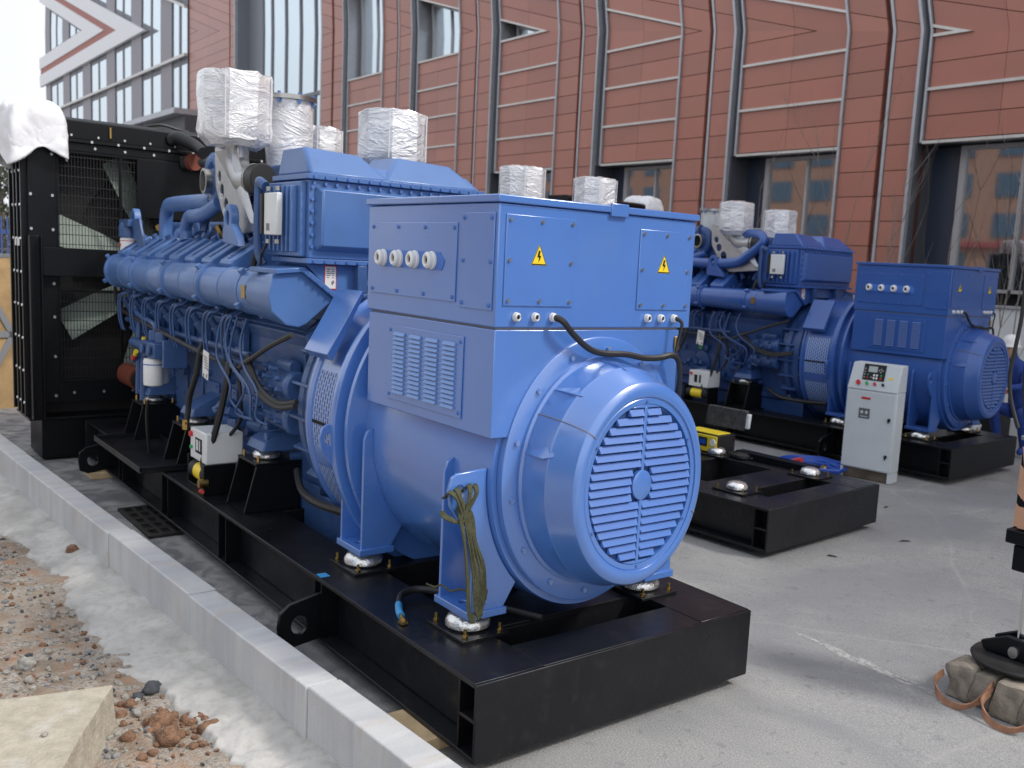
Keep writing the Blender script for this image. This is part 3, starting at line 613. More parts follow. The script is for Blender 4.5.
    # ---- lifting eyes
    for x, y in ((xs[0]-.15, .30), (xs[-1]-.02, .34)):
        m = MB()
        yy = y; ring_out = circ(x, 1.86, .075, 20); m.plate([(x-.09, 1.72), (x-.09, 1.79)]+[(x+.075*math.cos(t), 1.85+.085*math.sin(t)) for t in np.linspace(R(200), R(-20), 14)]+[(x+.16, 1.76), (x+.20, 1.70)], [[(x+.034*math.cos(t), 1.855+.042*math.sin(t)) for t in [2*PI*i/14 for i in range(14)]]], 'y', yy-.028, yy+.028)
        build('lifting_eye', m, P, root, .006)
    # valley pipes and dark valley bits
    rnd = random.Random(3)
    build('water_gallery', MB().tube([(XF+.25, .8, 1.66), (-2.75, .8, 1.66)], .10, 12, smooth=False), C, root)
    build('air_gallery', MB().tube([(XF+.25, .66, 1.80), (-2.8, .66, 1.80)], .055, 12, smooth=False), C, root)
    build('air_gallery', MB().tube([(XF+.25, .95, 1.82), (-2.8, .95, 1.82)], .055, 12, smooth=False), C, root)
    for k in range(n):
        x = xs[k]; build('gallery_bracket', MB().box(x-.03, x+.03, .60, 1.0, 1.60, 1.78+.05*rnd.random()), C, root, .006)
    # oil filter stack at the front corner
    fx = XF+.16 if n == 8 else XF+.2
    return xs, XF

def starters_and_hoses(root, C, P, x0, xs, XF, detail=True):
    for z in (1.02, .86):
        m = MB(); m.latx([(-2.42, .075), (-2.44, .085), (-2.47, .085), (-2.50, .075), (-2.76, .072), (-2.78, .06), (-2.84, .055)], .30, z, 20); s_ = build('starter_motor', m, C, root, .003)
        build('starter_solenoid', MB().latx([(-2.48, .035), (-2.68, .035), (-2.70, .028)], .30, z+.095, 14), C, s_)
        for k in range(7): build('starter_terminal', MB().bolt((-2.5-.05*k, .24+.02*(k % 2), z-.02+.05*(k % 3)), (-.2, -1, .2), .016, .05, 6), C, s_)
    rnd = random.Random(5)
    for k in range(16):
        x = -2.75-rnd.random()*.55; z = .70+rnd.random()*.42; y = .40-rnd.random()*.14
        build('oil_valve', MB().cyl((x, y+.08, z), (x+rnd.uniform(-.03, .03), y, z+rnd.uniform(-.04, .04)), rnd.uniform(.02, .045), rnd.uniform(.014, .034), 8), C, root, .003)
    q = MB()
    for k in range(6): q.cyl((-3.65-rnd.random()*.3, .42, .66+rnd.random()*.1), (-3.65-rnd.random()*.35, .33, .64+rnd.random()*.12), rnd.uniform(.025, .05), rnd.uniform(.02, .035), 8)
    q.obox((-3.75, .38, .66), (1, 0, .1), (0, 1, 0), (0, 0, 1), .16, .04, .025); build('drain_valve', q, C, root, .003)
    # hoses
    def hose(pts, r=.016, m=RUB): return build('hose', MB().tube(pts, r, 8), m, root)
    hose([(-2.25, .18, 1.30), (-2.55, .17, 1.22), (-2.95, .17, 1.10), (-3.25, .19, 1.05), (-4.4, .20, 1.10), (XF+.35, .21, 1.19), (XF+.14, .20, 1.28), (XF+.12, .20, 1.42)], .014)
    hose([(-3.90, .22, 1.12), (-3.86, .19, 1.08), (-3.90, .18, .95), (-3.99, .16, .80), (-4.0, .15, .70), (-3.98, .13, .62)], .02)
    hose([(-3.30, .20, 1.08), (-3.26, .17, .98), (-3.29, .14, .80), (-3.34, .10, .62), (-3.42, .07, .50), (-3.30, .065, .42)], .022)
    hose([(-3.22, .22, 1.06), (-3.16, .22, .9), (-3.22, .24, .75), (-3.38, .2, .62)], .012)
    hose([(-2.95, .18, 1.12), (-2.75, .17, .98), (-2.45, .17, .93), (-2.15, .16, .97)], .014)
    hose([(-2.95, .19, 1.14), (-2.74, .18, 1.0), (-2.45, .18, .95), (-2.15, .17, .99)], .014)
    hose([(-2.62, .38, .56), (-2.4, .32, .50), (-2.1, .30, .49), (-1.75, .36, .50)], .022)
    for k in range(4):
        x = -2.75-.13*k-.03*(k % 2); rr = random.Random(k)
        build('fuel_line', MB().tube([(x-.25, .20, 1.33), (x-.28, .17, 1.20), (x-.22+rr.uniform(-.05, .05), .16, 1.08), (x+rr.uniform(-.16, .10), .16, .97), (x+rr.uniform(-.1, .12), .17, .86+rr.uniform(-.05, .05)), (x+.05+rr.uniform(-.1, .1), .22, .80)], .008, 6), C, root)
    tg = build('hanging_label', MB().obox((-3.56, .13, 1.03), (1, 0, -.12), (.12, 0, 1), (0, 1, 0), .055, .078, .002), PAPER, root, label='small tilted white label card')
    q = MB()
    for k in range(5): q.obox((-3.56+.006*k, .1265, 1.075-.016*k), (1, 0, -.12), (.12, 0, 1), (0, 1, 0), .035-.004*(k % 2), .003, .0008)
    for dx in (-.03, .03): q.cyl((-3.565+dx, .128, .968), (-3.565+dx, .1262, .968), .012, n=12)
    build('label_print', q, INK, tg)

def mounts(root, C, xl):
    for x in xl:
        for sg in (0, 1):
            Y = (lambda v: v) if sg == 0 else (lambda v: 1.6-v)
            m = MB()
            for xa in (x, x-.30): m.prism([(Y(.10), .331), (Y(.455), .331), (Y(.455), .575), (Y(.175), .575)], 'x', xa-.008, xa+.008)
            m.prism([(Y(.105), .332), (Y(.30), .332), (Y(.30), .40), (Y(.27), .57), (Y(.255), .57), (Y(.28), .35)], 'x', x-.29, x-.01)
            m.box(x-.31, x+.01, *sorted((Y(.172), Y(.46))), .576, .590)
            o = build('engine_mount', m, BLACK, root, .003)
            build('mount_dome', MB().latz([(.075, .591), (.085, .60), (.085, .615), (.065, .635), (.03, .645)], x-.15, Y(.30), 24), FOILD, o)
            for dx in (-.27, -.03):
                for y in (.20, .42): build('mount_bolt', MB().cyl((x+dx, Y(y), .59), (x+dx, Y(y), .622), .009, n=8), BRASS, o)
            m = MB(); m.hull([(x-.29, Y(.22), .645), (x-.01, Y(.22), .645), (x-.01, Y(.50), .645), (x-.29, Y(.50), .645), (x-.27, Y(.24), .69), (x-.03, Y(.24), .69), (x-.05, Y(.50), .80), (x-.25, Y(.50), .80)])
            build('engine_foot', m, C, root, .008)

def octa_drum(root, x, y, r, z0, z1, name='wrapped_air_filter', jit=.009):
    m = MB(); n = 8
    prof = [(r*.72, z0-.05), (r*.93, z0-.012), (r*.97, z0), (r*1.0, z0+.03), (r*.985, (2*z0+z1)/3), (r*.99, (z0+2*z1)/3), (r*1.0, z1-.008), (r*.97, z1+.008), (r*.6, z1+.02), (r*.2, z1+.022)]
    rings = []
    for q, z in prof:
        ring_ = []
        for i in range(n*3):
            t = 2*PI*i/(n*3); k = math.cos(PI/n)/math.cos((t % (2*PI/n))-PI/n); k = 1+(k-1)*.9
            ring_.append((x+(q*k+random.uniform(-jit, jit))*math.cos(t+.3), y+(q*k+random.uniform(-jit, jit))*math.sin(t+.3), z+random.uniform(-jit, jit)*.7))
        rings.append(ring_)
    m.ring(rings)
    o = build(name, m, WRAP, root, ang=25)
    for a in (.3+PI*1.72, .3+PI*.2, .3+PI*1.2):
        c = Vector((x+r*.998*math.cos(a), y+r*.998*math.sin(a), 0)); build('wrap_seam', MB().obox(c+Vector((0, 0, (z0+z1)/2)), (-math.sin(a), math.cos(a), 0), (math.cos(a), math.sin(a), 0), (0, 0, 1),   .003, .003, (z1-z0)/2+.004), CLOTH, o)
    return o

def turbo_side(root, P, C, dx, sg, big=True):
    """bracket, turbocharger, outlets; dx shifts along x"""
    Y = (lambda v: v) if sg == 0 else (lambda v: 1.6-v)
    D = dx
    out = [(-4.13, 2.28), (-3.70, 2.265), (-3.695, 2.08), (-3.62, 1.98), (-3.29, 1.83), (-3.28, 1.80), (-3.40, 1.785), (-3.78, 1.76), (-3.86, 1.80), (-3.98, 1.90), (-4.11, 2.05)]
    out = [(a+D, b) for a, b in out]
    hl = [circ(-4.035+D, 2.105, .034, 16), circ(-3.985+D, 2.02, .042, 16), circ(-3.90+D, 1.93, .048, 16), circ(-3.77+D, 1.85, .05, 16)]
    br = build('silver_bracket', MB().plate(out, hl, 'y', *sorted((Y(.375), Y(.40)))), ALU, root, .006)
    m = MB(); m.hull([(-3.73+D, Y(.372), 2.27), (-3.70+D, Y(.372), 2.27), (-3.70+D, Y(.372), 2.06), (-3.30+D, Y(.372), 1.82), (-3.36+D, Y(.372), 1.82), (-3.73+D, Y(.372), 2.03), (-3.72+D, Y(.35), 2.2), (-3.36+D, Y(.35), 1.83)])
    m.hull([(-4.05+D, Y(.372), 2.25), (-3.76+D, Y(.372), 2.25), (-3.82+D, Y(.372), 2.08), (-3.80+D, Y(.33), 2.25), (-4.0+D, Y(.33), 2.25)])
    build('bracket_rib', m, ALU, br, .006)
    el = build('intake_pipe', MB().tube([(-3.80+D, Y(.42), 2.30), (-3.80+D, Y(.42), 2.18), (-3.70+D, Y(.42), 2.09), (-3.60+D, Y(.42), 2.075), (-3.47+D, Y(.42), 2.075)], .078, 18), ALU, root)
    build('rubber_sleeve', MB().latx([(-3.50+D, .078), (-3.49+D, .088), (-3.33+D, .088), (-3.32+D, .08)], Y(.42), 2.075, 24), RUB, el)
    build('hose_clamp', MB().latx([(-3.47+D, .091), (-3.455+D, .091)], Y(.42), 2.075, 24), STEEL, el)
    # turbocharger volute
    m = MB(); cx, cy, cz = -4.35+D, Y(.48), 2.09; rings = []
    for i in range(26):
        t = 2*PI*i/26; rr = .05+.030*(i/26); c = Vector((cx+.115*math.sin(t), cy, cz+.115*math.cos(t))); d = Vector((math.sin(t), 0, math.cos(t)))
        rings.append([c+(d*math.cos(a)+Vector((0, 1, 0))*math.sin(a))*rr for a in [2*PI*k/12 for k in range(12)]])
    m.ring(rings, cap0=True, cap1=True); m.laty([(cy-.07, .07), (cy-.02, .10), (cy+.02, .10), (cy+.16, .08)] if sg == 0 else [(cy+.07, .07), (cy+.02, .10), (cy-.02, .10), (cy-.16, .08)], cx, cz, 24)
    tc = build('turbocharger', m, C, root, ang=50)
    s_ = -1 if sg == 0 else 1
    m = MB(); m.laty([(cy+s_*.06, .074), (cy+s_*.10, .076), (cy+s_*.115, .078), (cy+s_*.117, .062), (cy+s_*.06, .058)], cx, cz, 28, cap0=False, cap1=False); build('turbo_inlet_ring', m, STEEL, tc)
    build('turbo_inlet_hole', MB().laty([(cy+s_*.075, .06), (cy+s_*.076, .002)], cx, cz, 24), DARK, tc)
    # blue coolant pipes beside it
    build('coolant_pipe', MB().tube([(-5.45+D, Y(.42), 1.72), (-5.45+D, Y(.42), 1.83), (-5.40+D, Y(.42), 1.93), (-5.25+D, Y(.42), 1.96), (-4.55+D, Y(.44), 1.97), (-4.40+D, Y(.46), 1.98)], .052, 14), P, root)
    build('coolant_pipe', MB().tube([(-4.85+D, Y(.40), 1.72), (-4.86+D, Y(.40), 1.80), (-4.78+D, Y(.40), 1.87), (-4.62+D, Y(.40), 1.88), (-4.45+D, Y(.42), 1.90), (-4.25+D, Y(.45), 1.96)], .045, 14), P, root)
    build('coolant_pipe', MB().tube([(-3.62+D, Y(.50), 1.95), (-3.4+D, Y(.5), 1.93), (-3.1+D if D > -.1 else -2.9, Y(.5), 1.90), (-2.8, Y(.48), 1.90)], .07, 14), C, root)
    rnd = random.Random(11+sg)
    q = MB()
    for k in range(26):
        x = -5.3+D+rnd.random()*2.2; y = .46+rnd.random()*.2; z = 1.72+rnd.random()*.16
        q.cyl((x, Y(y), z-.06), (x+rnd.uniform(-.05, .05), Y(y+rnd.uniform(-.04, .04)), z+.04), rnd.uniform(.015, .04), rnd.uniform(.012, .03), 8)
    build('valley_fitting', q, C, root, .002)

def radiator(root, X, cloth_side='near', blade_only=False):
    """X = x of the face that looks at the engine"""
    ya, yb = -.40, 2.0; D = .62
    st = build('radiator_base', MB().box(X-.55, X+.0, -.32, 1.92, .02, .315), BLACK, root, .004)
    build('base_ledge', MB().box(X-.62, X+.02, -.42, 2.02, .317, .334), BLACK, root, .003)
    m = MB()
    m.box(X-D, X-.02, ya+.11, yb-.11, .60, 2.42)
    fr = MB()
    fr.box(X-.06, X, ya+.01, ya+.235, .45, 2.40); fr.box(X-.06, X, yb-.235, yb-.01, .45, 2.40); fr.box(X-.055, X-.001, ya+.235, yb-.235, .45, .60); fr.box(X-.055, X-.001, ya+.235, yb-.235, 2.34, 2.40)
    build('radiator_frame', fr, BLACK, root, .004)
    build('lower_panel', MB().box(X-.30, X-.27, ya+.05, yb-.05, .336, .60), BLACKM, root)
    core = build('radiator_core', MB().box(X-D, X-.35, ya+.03, yb-.03, .336, 2.40), BLACKM, root)
    # side ribs
    for side, y0, y1 in (('near', ya-.02, ya+.03), ('far', yb-.03, yb+.02)):
        m = MB()
        for x in (X-.06, X-.24, X-.40, X-.62): m.box(x-.02, x+.02, y0-.02, y1+.0, .345, 2.40)
        m.box(X-D, X-.05, y0+.02, y1-.005, .345, 2.40)
        rb = build('side_frame', m, BLACK, root, .003)
        q = MB(); ys = y0-.022 if side == 'near' else y1+.022
        for x in (X-.06, X-.24, X-.40):
            for z in [.45+.245*k for k in range(8)]: q.bolt((x, ys+.001 if side == 'near' else ys-.021, z), (0, -1 if side == 'near' else 1, 0), .012, .01)
        build('side_bolts', q, BOLTW, rb)
        if side == 'near':
            lb = MB(); lb.box(X-.33, X-.27, ys-.004, ys, 1.62, 1.68); lb.box(X-.22, X-.12, ys-.004, ys, 1.62, 1.68); build('rating_labels', lb, PAPER, rb)
    # shroud with round hole, fan
    hc = (.8, 1.46); Rr = .97
    ringp = []
    m = MB(); m.plate([(ya+.2, .58), (yb-.2, .58), (yb-.2, 2.36), (ya+.2, 2.36)], [[(hc[0]+.80*math.cos(t), hc[1]+.86*math.sin(t)) for t in [2*PI*i/48 for i in range(48)]]], 'x', X-.30, X-.28)
    build('fan_shroud', m, BLACKM, root)
    for k in range(8):
        a = R(27+45*k) if not blade_only else R(45*k)
        c, s_ = math.cos(a), math.sin(a); rad = Vector((0, c, s_*.98)); t = Vector((0, -s_, c)); ctr = Vector((X-.22, hc[0], hc[1]))
        p0, p1 = .26, .99
        w0, w1 = .07, .12; tw = Vector((.06, 0, 0))
        m = MB(); pts = []
        for e in (-.006, .006):
            for rr_, w in ((p0, w0), (.6, .105), (p1, w1)):
                for q_ in (-1, 1): pts.append(ctr+rad*rr_+t*w*q_+tw*q_+Vector((e, 0, 0)))
        m.hull(pts); build('fan_blade', m, BLADE, root, .003)
    build('fan_hub', MB().latx([(X-.28, .25), (X-.26, .28), (X-.18, .28), (X-.15, .2)], hc[0], hc[1], 32), BLACKM, root)
    # wire guard
    m = MB(); w = .0022
    gy0, gy1 = ya+.235, yb-.235
    k = gy0+.02
    while k < gy1: m.box(X-.012, X-.008, k-w, k+w, .61, 2.34); k += .026
    k = .64
    while k < 2.34: m.box(X-.008, X-.004, gy0, gy1, k-w*1.2, k+w*1.2); k += .072
    build('wire_guard', m, mat('guard_wire', (.008, .008, .009), .5), root, flat=True)
    m = MB()
    for z in (.61, 1.30, 2.33): m.box(X-.014, X+.006, gy0, gy1, z-.008, z+.008)
    for y in (gy0+.005, gy1-.005, .36): m.box(X-.014, X+.006, y-.008, y+.008, .61, 2.33)
    build('guard_frame', m, BLACK, root, .002)
    build('guard_door', MB().box(X+.004, X+.022, .50, 1.40, 1.88, 2.33), BLACK, root, .004)
    q = MB()
    for y in (ya+.03, ya+.20):
        for z in [.50, .80, 1.10, 1.35, 1.75, 2.0, 2.3]: q.bolt((X, y, z), (1, 0, 0), .013, .009)
    for k in range(8): q.bolt((X+.0, -.1+.25*k, 2.37), (1, 0, 0), .012, .01); q.bolt((X+.0, -.05+.25*k, .52), (1, 0, 0), .012, .01)
    build('frame_bolts', q, BOLTW, root)
    # cross bar, posts
    m = MB(); m.box(X+.03, X+.09, ya+.10, yb-.10, 1.41, 1.62); build('cross_bar', m, BLACK, root, .004)
    for y0, y1 in ((ya-.005, ya+.095), (yb-.095, yb+.005)):
        m = MB(); m.box(X+.03, X+.12, y0, y0+.012, .335, 1.70); m.box(X+.03, X+.042, y0, y1, .335, 1.70); m.box(X+.03, X+.12, y1-.012, y1, .335, 1.70); build('corner_post', m, BLACK, root, .003)
    build('header_tank', MB().prism([(X-.45, 2.43), (X-.005, 2.43), (X-.005, 2.56), (X-.05, 2.585), (X-.45, 2.585)], 'y', ya+.2, yb-.2), BLACK, root, .006)
    build('header_flange', MB().box(X-.5, X+.02, ya+.12, yb-.12, 2.403, 2.428), BLACK, root, .003)
    q = MB()
    for k in range(9): q.bolt((X+.02, ya+.3+k*.22, 2.415), (1, 0, 0), .012, .01); q.bolt((X-.004, ya+.36+k*.22, 2.455), (1, 0, 0), .010, .008)
    build('header_bolts', q, BOLTW, root)
    build('sight_glass', MB().cyl((X+.008, .28, 2.46), (X+.008, .28, 2.54), .010, n=10), BRASS, root)
    build('header_hose', MB().tube([(X-.15, .60, 2.59), (X-.12, .75, 2.62), (X-.12, .9, 2.60), (X-.1, 1.0, 2.585)], .012, 8), RUB, root)

def cloth_cover(parent_group, X, y, name, label, loc, rz, w=.42):
    m = MB(); rings = []
    rnd = random.Random(5)
    N = 30
    prof = [(.02, 2.70), (.45, 2.69), (.75, 2.665), (.92, 2.62), (1.0, 2.55), (1.03, 2.45), (1.02, 2.36), (1.05, 2.29)]
    for r_, z in prof:
        ring_ = []
        for i in range(N):
            t = 2*PI*i/N; f = 1+.07*math.sin(5*t+r_*5)+.06*math.sin(9*t+2)+.03*rnd.uniform(-1, 1); c_, s_ = math.cos(t), math.sin(t)
            sq = 1/max(abs(c_), abs(s_)); sq = 1+(sq-1)*.55
            zz = z-.06*s_*(-1)*0+.035*math.sin(3*t+1)*r_ - (.10*(1+c_)*.5*0)
            if r_ > .95: zz += .025*math.sin(4*t+2)-.05*max(0, -s_)-.05*max(0, -c_)
            ring_.append((X-.28+.33*r_*f*sq*c_, y+w*.5*r_*f*sq*s_, zz))
        rings.append(ring_)
    m.ring(rings, cap1=False)
    o = build(name, m, CLOTH, None, ang=80)
    sd = o.modifiers.new('s', 'SOLIDIFY'); sd.thickness = .004; ss = o.modifiers.new('ss', 'SUBSURF'); ss.levels = 2; ss.render_levels = 2
    tx = bpy.data.textures.new('folds', 'CLOUDS'); tx.noise_scale = .14; dm = o.modifiers.new('d', 'DISPLACE'); dm.texture = tx; dm.strength = .05; dm.mid_level = .5
    o.location = (loc[0], loc[1], loc[2]*S); o.rotation_euler = (0, 0, rz)
    tag(o, label, 'cloth', parent_group); return o

# ------------------------------------------------------------------ nearest set
G1 = thing('generator_set', 'large bright blue sixteen cylinder generator set nearest the camera, with black radiator', 'generator')
generator(G1, BLUE, CAST, -6.62, -6.45)
xs, XF = engine(G1, EBLUE, CAST, 8, 0)
starters_and_hoses(G1, CAST, EBLUE, 0, xs, XF)
mounts(G1, CAST, (-2.76, -4.13, -5.25))
for sg in (0, 1): turbo_side(G1, EBLUE, CAST, 0, sg)
octa_drum(G1, -3.80, .40, .247, 2.315, 2.665)
octa_drum(G1, -3.03, 1.19, .228, 2.235, 2.485)
build('filter_neck', MB().latz([(.12, 2.05), (.12, 2.2), (.18, 2.24)], -3.03, 1.19, 24), BLACKM, G1)
def exhaust(root, x, y, r, z0, z1, m_=STEEL):
    o = build('wrapped_exhaust_outlet', MB().latz([(r*.9, z0-.12), (r, z0), (r*1.0, z1-.06), (r*1.0, z1-.02)], x, y, 32, jit=.004), WRAP if m_ is WRAP else m_, root)
    build('outlet_flange', MB().latz([(r*1.0, z1-.028), (r*1.16, z1-.026), (r*1.16, z1), (r*.9, z1+.004)], x, y, 32), STEEL, o)
    for k in range(8): build('flange_bolt', MB().cyl((x+r*1.08*math.cos(k*PI/4), y+r*1.08*math.sin(k*PI/4), z1-.05), (x+r*1.08*math.cos(k*PI/4), y+r*1.08*math.sin(k*PI/4), z1+.012), .012, n=6), BOLT, o)
exhaust(G1, -3.84, .80, .165, 2.30, 2.60, WRAP)
octa_drum(G1, -4.19, 1.20, .165, 2.26, 2.47)
build('exhaust_box', MB().box(-4.5, -2.85, .55, 1.05, 1.95, 2.17), CAST, G1, .02)
# filters
fx = -6.10
m = MB(); m.latz([(.065, 1.575), (.075, 1.58), (.075, 1.71), (.07, 1.72)], fx, .30, 24); f_ = build('oil_filter', m, WHITEP, G1, label='white oil filter with red print')
build('filter_head', MB().latz([(.085, 1.722), (.085, 1.80), (.07, 1.83)], fx, .30, 16).box(fx-.09, fx+.20, .24, .36, 1.80, 1.85), CAST, f_, .004)
q = MB(); q.prism([(fx-.05, 1.655), (fx+.02, 1.655), (fx+.02, 1.675), (fx-.05, 1.675)], 'y', .2235, .2225); q.latz([(.0755, 1.695), (.0755, 1.70)], fx, .30, 24); build('filter_print', q, RED, f_)
build('front_bracket', MB().prism([(-6.0, 1.85), (-5.72, 1.86), (-5.55, 1.62), (-5.70, 1.62)], 'y', .28, .30), CAST, G1, .004)
for k, (x, y) in enumerate(((-4.98, .23), (-4.85, .15))):
    f_ = build('fuel_filter', MB().latz([(.058, .765), (.07, .772), (.072, .79), (.072, .93), (.065, .945)], x, y, 24), WHITEP, G1, label='white fuel filter canister')
    build('filter_band', MB().latz([(.0726, .905), (.0726, .912)], x, y, 24, cap0=False, cap1=False), HOSE, f_)
m = MB(); m.box(-5.08, -4.72, .12, .32, .952, 1.05)
for x in (-4.98, -4.80): m.cyl((x, .2, 1.05), (x, .2, 1.12), .045, n=14); m.cyl((x, .11, 1.0), (x, .09, 1.0), .035, n=14)
m.box(-4.66, -4.62, .16, .34, .90, 1.08)
build('fuel_filter_head', m, CAST, G1, .006)
build('fuel_pipe', MB().tube([(-4.98, .2, 1.10), (-4.98, .2, 1.15), (-5.10, .2, 1.17), (-5.5, .22, 1.19), (-5.62, .22, 1.24), (-5.62, .22, 1.36)], .018, 8), CAST, G1)
build('fuel_pipe', MB().tube([(-5.62, .24, .62), (-5.60, .24, .85), (-5.60, .24, 1.15), (-5.62, .22, 1.24)], .024, 8), CAST, G1)
build('fuel_pipe', MB().tube([(-5.40, .22, .60), (-5.38, .22, .80), (-5.36, .22, .98)], .028, 8), CAST, G1)
pm = MB(); pm.cyl((-5.62, .20, .99), (-5.25, .20, .99), .035, n=12); pm.cyl((-5.52, .18, .88), (-5.38, .18, .93), .026, n=10); build('hand_pump', pm, CAST, G1, .003)
q = MB(); q.cyl((-5.25, .19, 1.035), (-5.25, .19, 1.055), .018, n=10); q.cyl((-5.36, .15, .925), (-5.33, .15, .95), .018, n=10); build('pump_cap', q, YEL, G1)
q = MB(); q.cyl((-5.25, .19, 1.005), (-5.25, .19, 1.034), .02, n=10); q.cyl((-5.41, .15, .895), (-5.37, .15, .92), .02, n=10); build('pump_collar', q, RED, G1)
build('drain_hose', MB().tube([(-5.40, .24, .60), (-5.42, .24, .45), (-5.44, .25, .34)], .03, 8), RUB, G1)
build('breather_hose', MB().tube([(-4.62, .05, .70), (-4.66, .05, .62), (-4.69, .06, .50), (-4.72, .08, .345)], .012, 8), RUB, G1)
build('coolant_hose', MB().tube([(-5.75, .50, .60), (-6.0, .45, .62), (-6.3, .42, .64)], .07, 16), RUB, G1)
build('coolant_stub', MB().tube([(-6.30, .42, .64), (-6.5, .40, .655), (-6.6, .39, .66)], .085, 16), RUST, G1)
build('top_hose', MB().tube([(-6.25, .98, 2.40), (-6.4, .95, 2.46), (-6.55, .85, 2.52), (-6.62, .80, 2.50)], .05, 16), RUB, G1)
build('top_hose', MB().tube([(-6.45, 1.2, 2.33), (-6.5, 1.0, 2.34), (-6.60, .92, 2.33)], .06, 16), RUB, G1)
hc_ = MB(); hc_.latx([(-6.46, .066), (-6.44, .066)], .97, 2.34, 20); hc_.latx([(-6.52, .066), (-6.50, .066)], .96, 2.34, 20); build('hose_band', hc_, RUST, G1)
# preheater / starter control box on the near rail
m = MB(); m.box(-3.64, -3.32, .055, .30, .495, .67); cb_ = build('control_box', m, WHITEB, G1, .008, label='small pale grey control box with a red button')
build('box_window', MB().box(-3.53, -3.40, .0525, .055, .54, .625), DARK, cb_)
q = MB(); q.box(-3.51, -3.47, .0508, .0522, .555, .615); q.box(-3.45, -3.43, .0508, .0522, .555, .615); build('box_switch', q, GREYB, cb_)
build('red_button', MB().cyl((-3.60, .055, .635), (-3.60, .035, .635), .016, n=12), RED, cb_)
build('green_button', MB().cyl((-3.60, .055, .56), (-3.60, .040, .56), .011, n=12), GREEN, cb_)
m = MB(); m.box(-3.31, -3.29, .03, .24, .332, .50); m.box(-3.72, -3.70, .06, .24, .332, .50); m.box(-3.71, -3.30, .06, .24, .332, .345); build('heater_bracket', m, BLACK, G1, .003)
hp = build('heater_pump', MB().cyl((-3.68, .10, .42), (-3.30, .10, .42), .05, n=18), BLACKM, G1)
build('pump_label', MB().cyl((-3.58, .10, .42), (-3.44, .10, .42), .0508, n=18, caps=False), YELS, hp)
build('brass_fitting', MB().cyl((-3.98, .13, .60), (-3.98, .13, .66), .025, n=8).cyl((-3.98, .13, .64), (-3.93, .10, .64), .012, n=6), BRASS, G1); build('brass_fitting', MB().cyl((-3.30, .06, .40), (-3.30, .0, .40), .025, n=10), BRASS, G1)
build('red_tap', MB().cyl((-3.29, .01, .36), (-3.22, .0, .37), .012, n=8), RED, G1)
# drip tray
m = MB(); m.box(-5.40, -4.06, -.16, .32, .334, .345)
for a in ((-5.40, -4.06, -.16, -.148), (-5.40, -4.06, .308, .32), (-5.40, -5.388, -.16, .32), (-4.072, -4.06, -.16, .32)): m.box(*a, .345, .372)
build('drip_tray', m, BLACKTOP, G1, .002)
build('blue_tape_square', MB().box(-1.50, -1.44, .01, .06, .3305, .332), BLUETAPE, G1)
radiator(G1, -6.62)
cloth_cover(None, -6.57, -.30, 'white_cloth', 'white cloth draped over the near top corner of the nearest black radiator', (0, 0, 0), 0, .50)

# cable with blue sleeve lying on the near skid
cb = thing('earth_cable', 'black earth cable with blue sleeve and brass lug lying on the nearest skid', 'cable', (-.8, .2, .33))
P0 = Vector((-.8, .2, .33))
build('cable', MB().tube([Vector(p)-P0 for p in [(-.40, .62, .345), (-.62, .50, .352), (-.82, .40, .36), (-.95, .30, .365), (-.95, .20, .36), (-.86, .13, .35)]], .015, 10), RUB, cb)
build('blue_sleeve', MB().tube([Vector(p)-P0 for p in [(-.86, .13, .35), (-.79, .095, .348), (-.745, .08, .345)]], .017, 10), BLUETAPE, cb)
build('cable_lug', MB().tube([Vector(p)-P0 for p in [(-.745, .08, .345), (-.70, .065, .343)]], .010, 8, smooth=False).box(.09, .13, -.155, -.125, .005, .014), BRASS, cb)

# olive strap bundle hanging on the nearest foot's ear
sp = thing('strap_bundle', 'olive green webbing strap knotted on the front foot of the nearest alternator', 'strap', (-.36, .15, .8))
def ribbon(pts, w, d=(0, 1, 0)):
    m = MB(); P = [Vector(p) for p in pts]; Q = []
    for i in range(len(P)-1):
        p0, p1, p2, p3 = P[max(i-1, 0)], P[i], P[i+1], P[min(i+2, len(P)-1)]
        for k in range(6):
            t = k/6; Q.append(.5*((2*p1)+(p2-p0)*t+(2*p0-5*p1+4*p2-p3)*t*t+(3*p1-p0-3*p2+p3)*t**3))
    Q.append(P[-1]); d = Vector(d); rings = []
    for i, p in enumerate(Q):
        tg_ = (Q[min(i+1, len(Q)-1)]-Q[max(i-1, 0)]).normalized(); s_ = (d-tg_*d.dot(tg_)).normalized()
        nn = tg_.cross(s_); tw = .5*math.sin(i*.35); s2 = s_*math.cos(tw)+nn*math.sin(tw); n2 = tg_.cross(s2)
        rings.append([p+s2*w+n2*.003, p-s2*w+n2*.003, p-s2*w-n2*.003, p+s2*w-n2*.003])
    m.ring(rings); return m
rs = random.Random(2)
for k in range(7):
    dy = rs.uniform(-.030, .030); dl = rs.uniform(-.05, .04)
    build('strap_loop', ribbon([(.0, -.03+dy*.3, .045), (.035, -.02+dy, .02), (.045, .0+dy, -.08), (.05, .03+dy*1.3, -.20+dl), (.045, .045+dy*1.4, -.29+dl), (.04, .06+dy, -.335+dl), (.035, .07+dy, -.30+dl)], .008), OLIVE, sp)
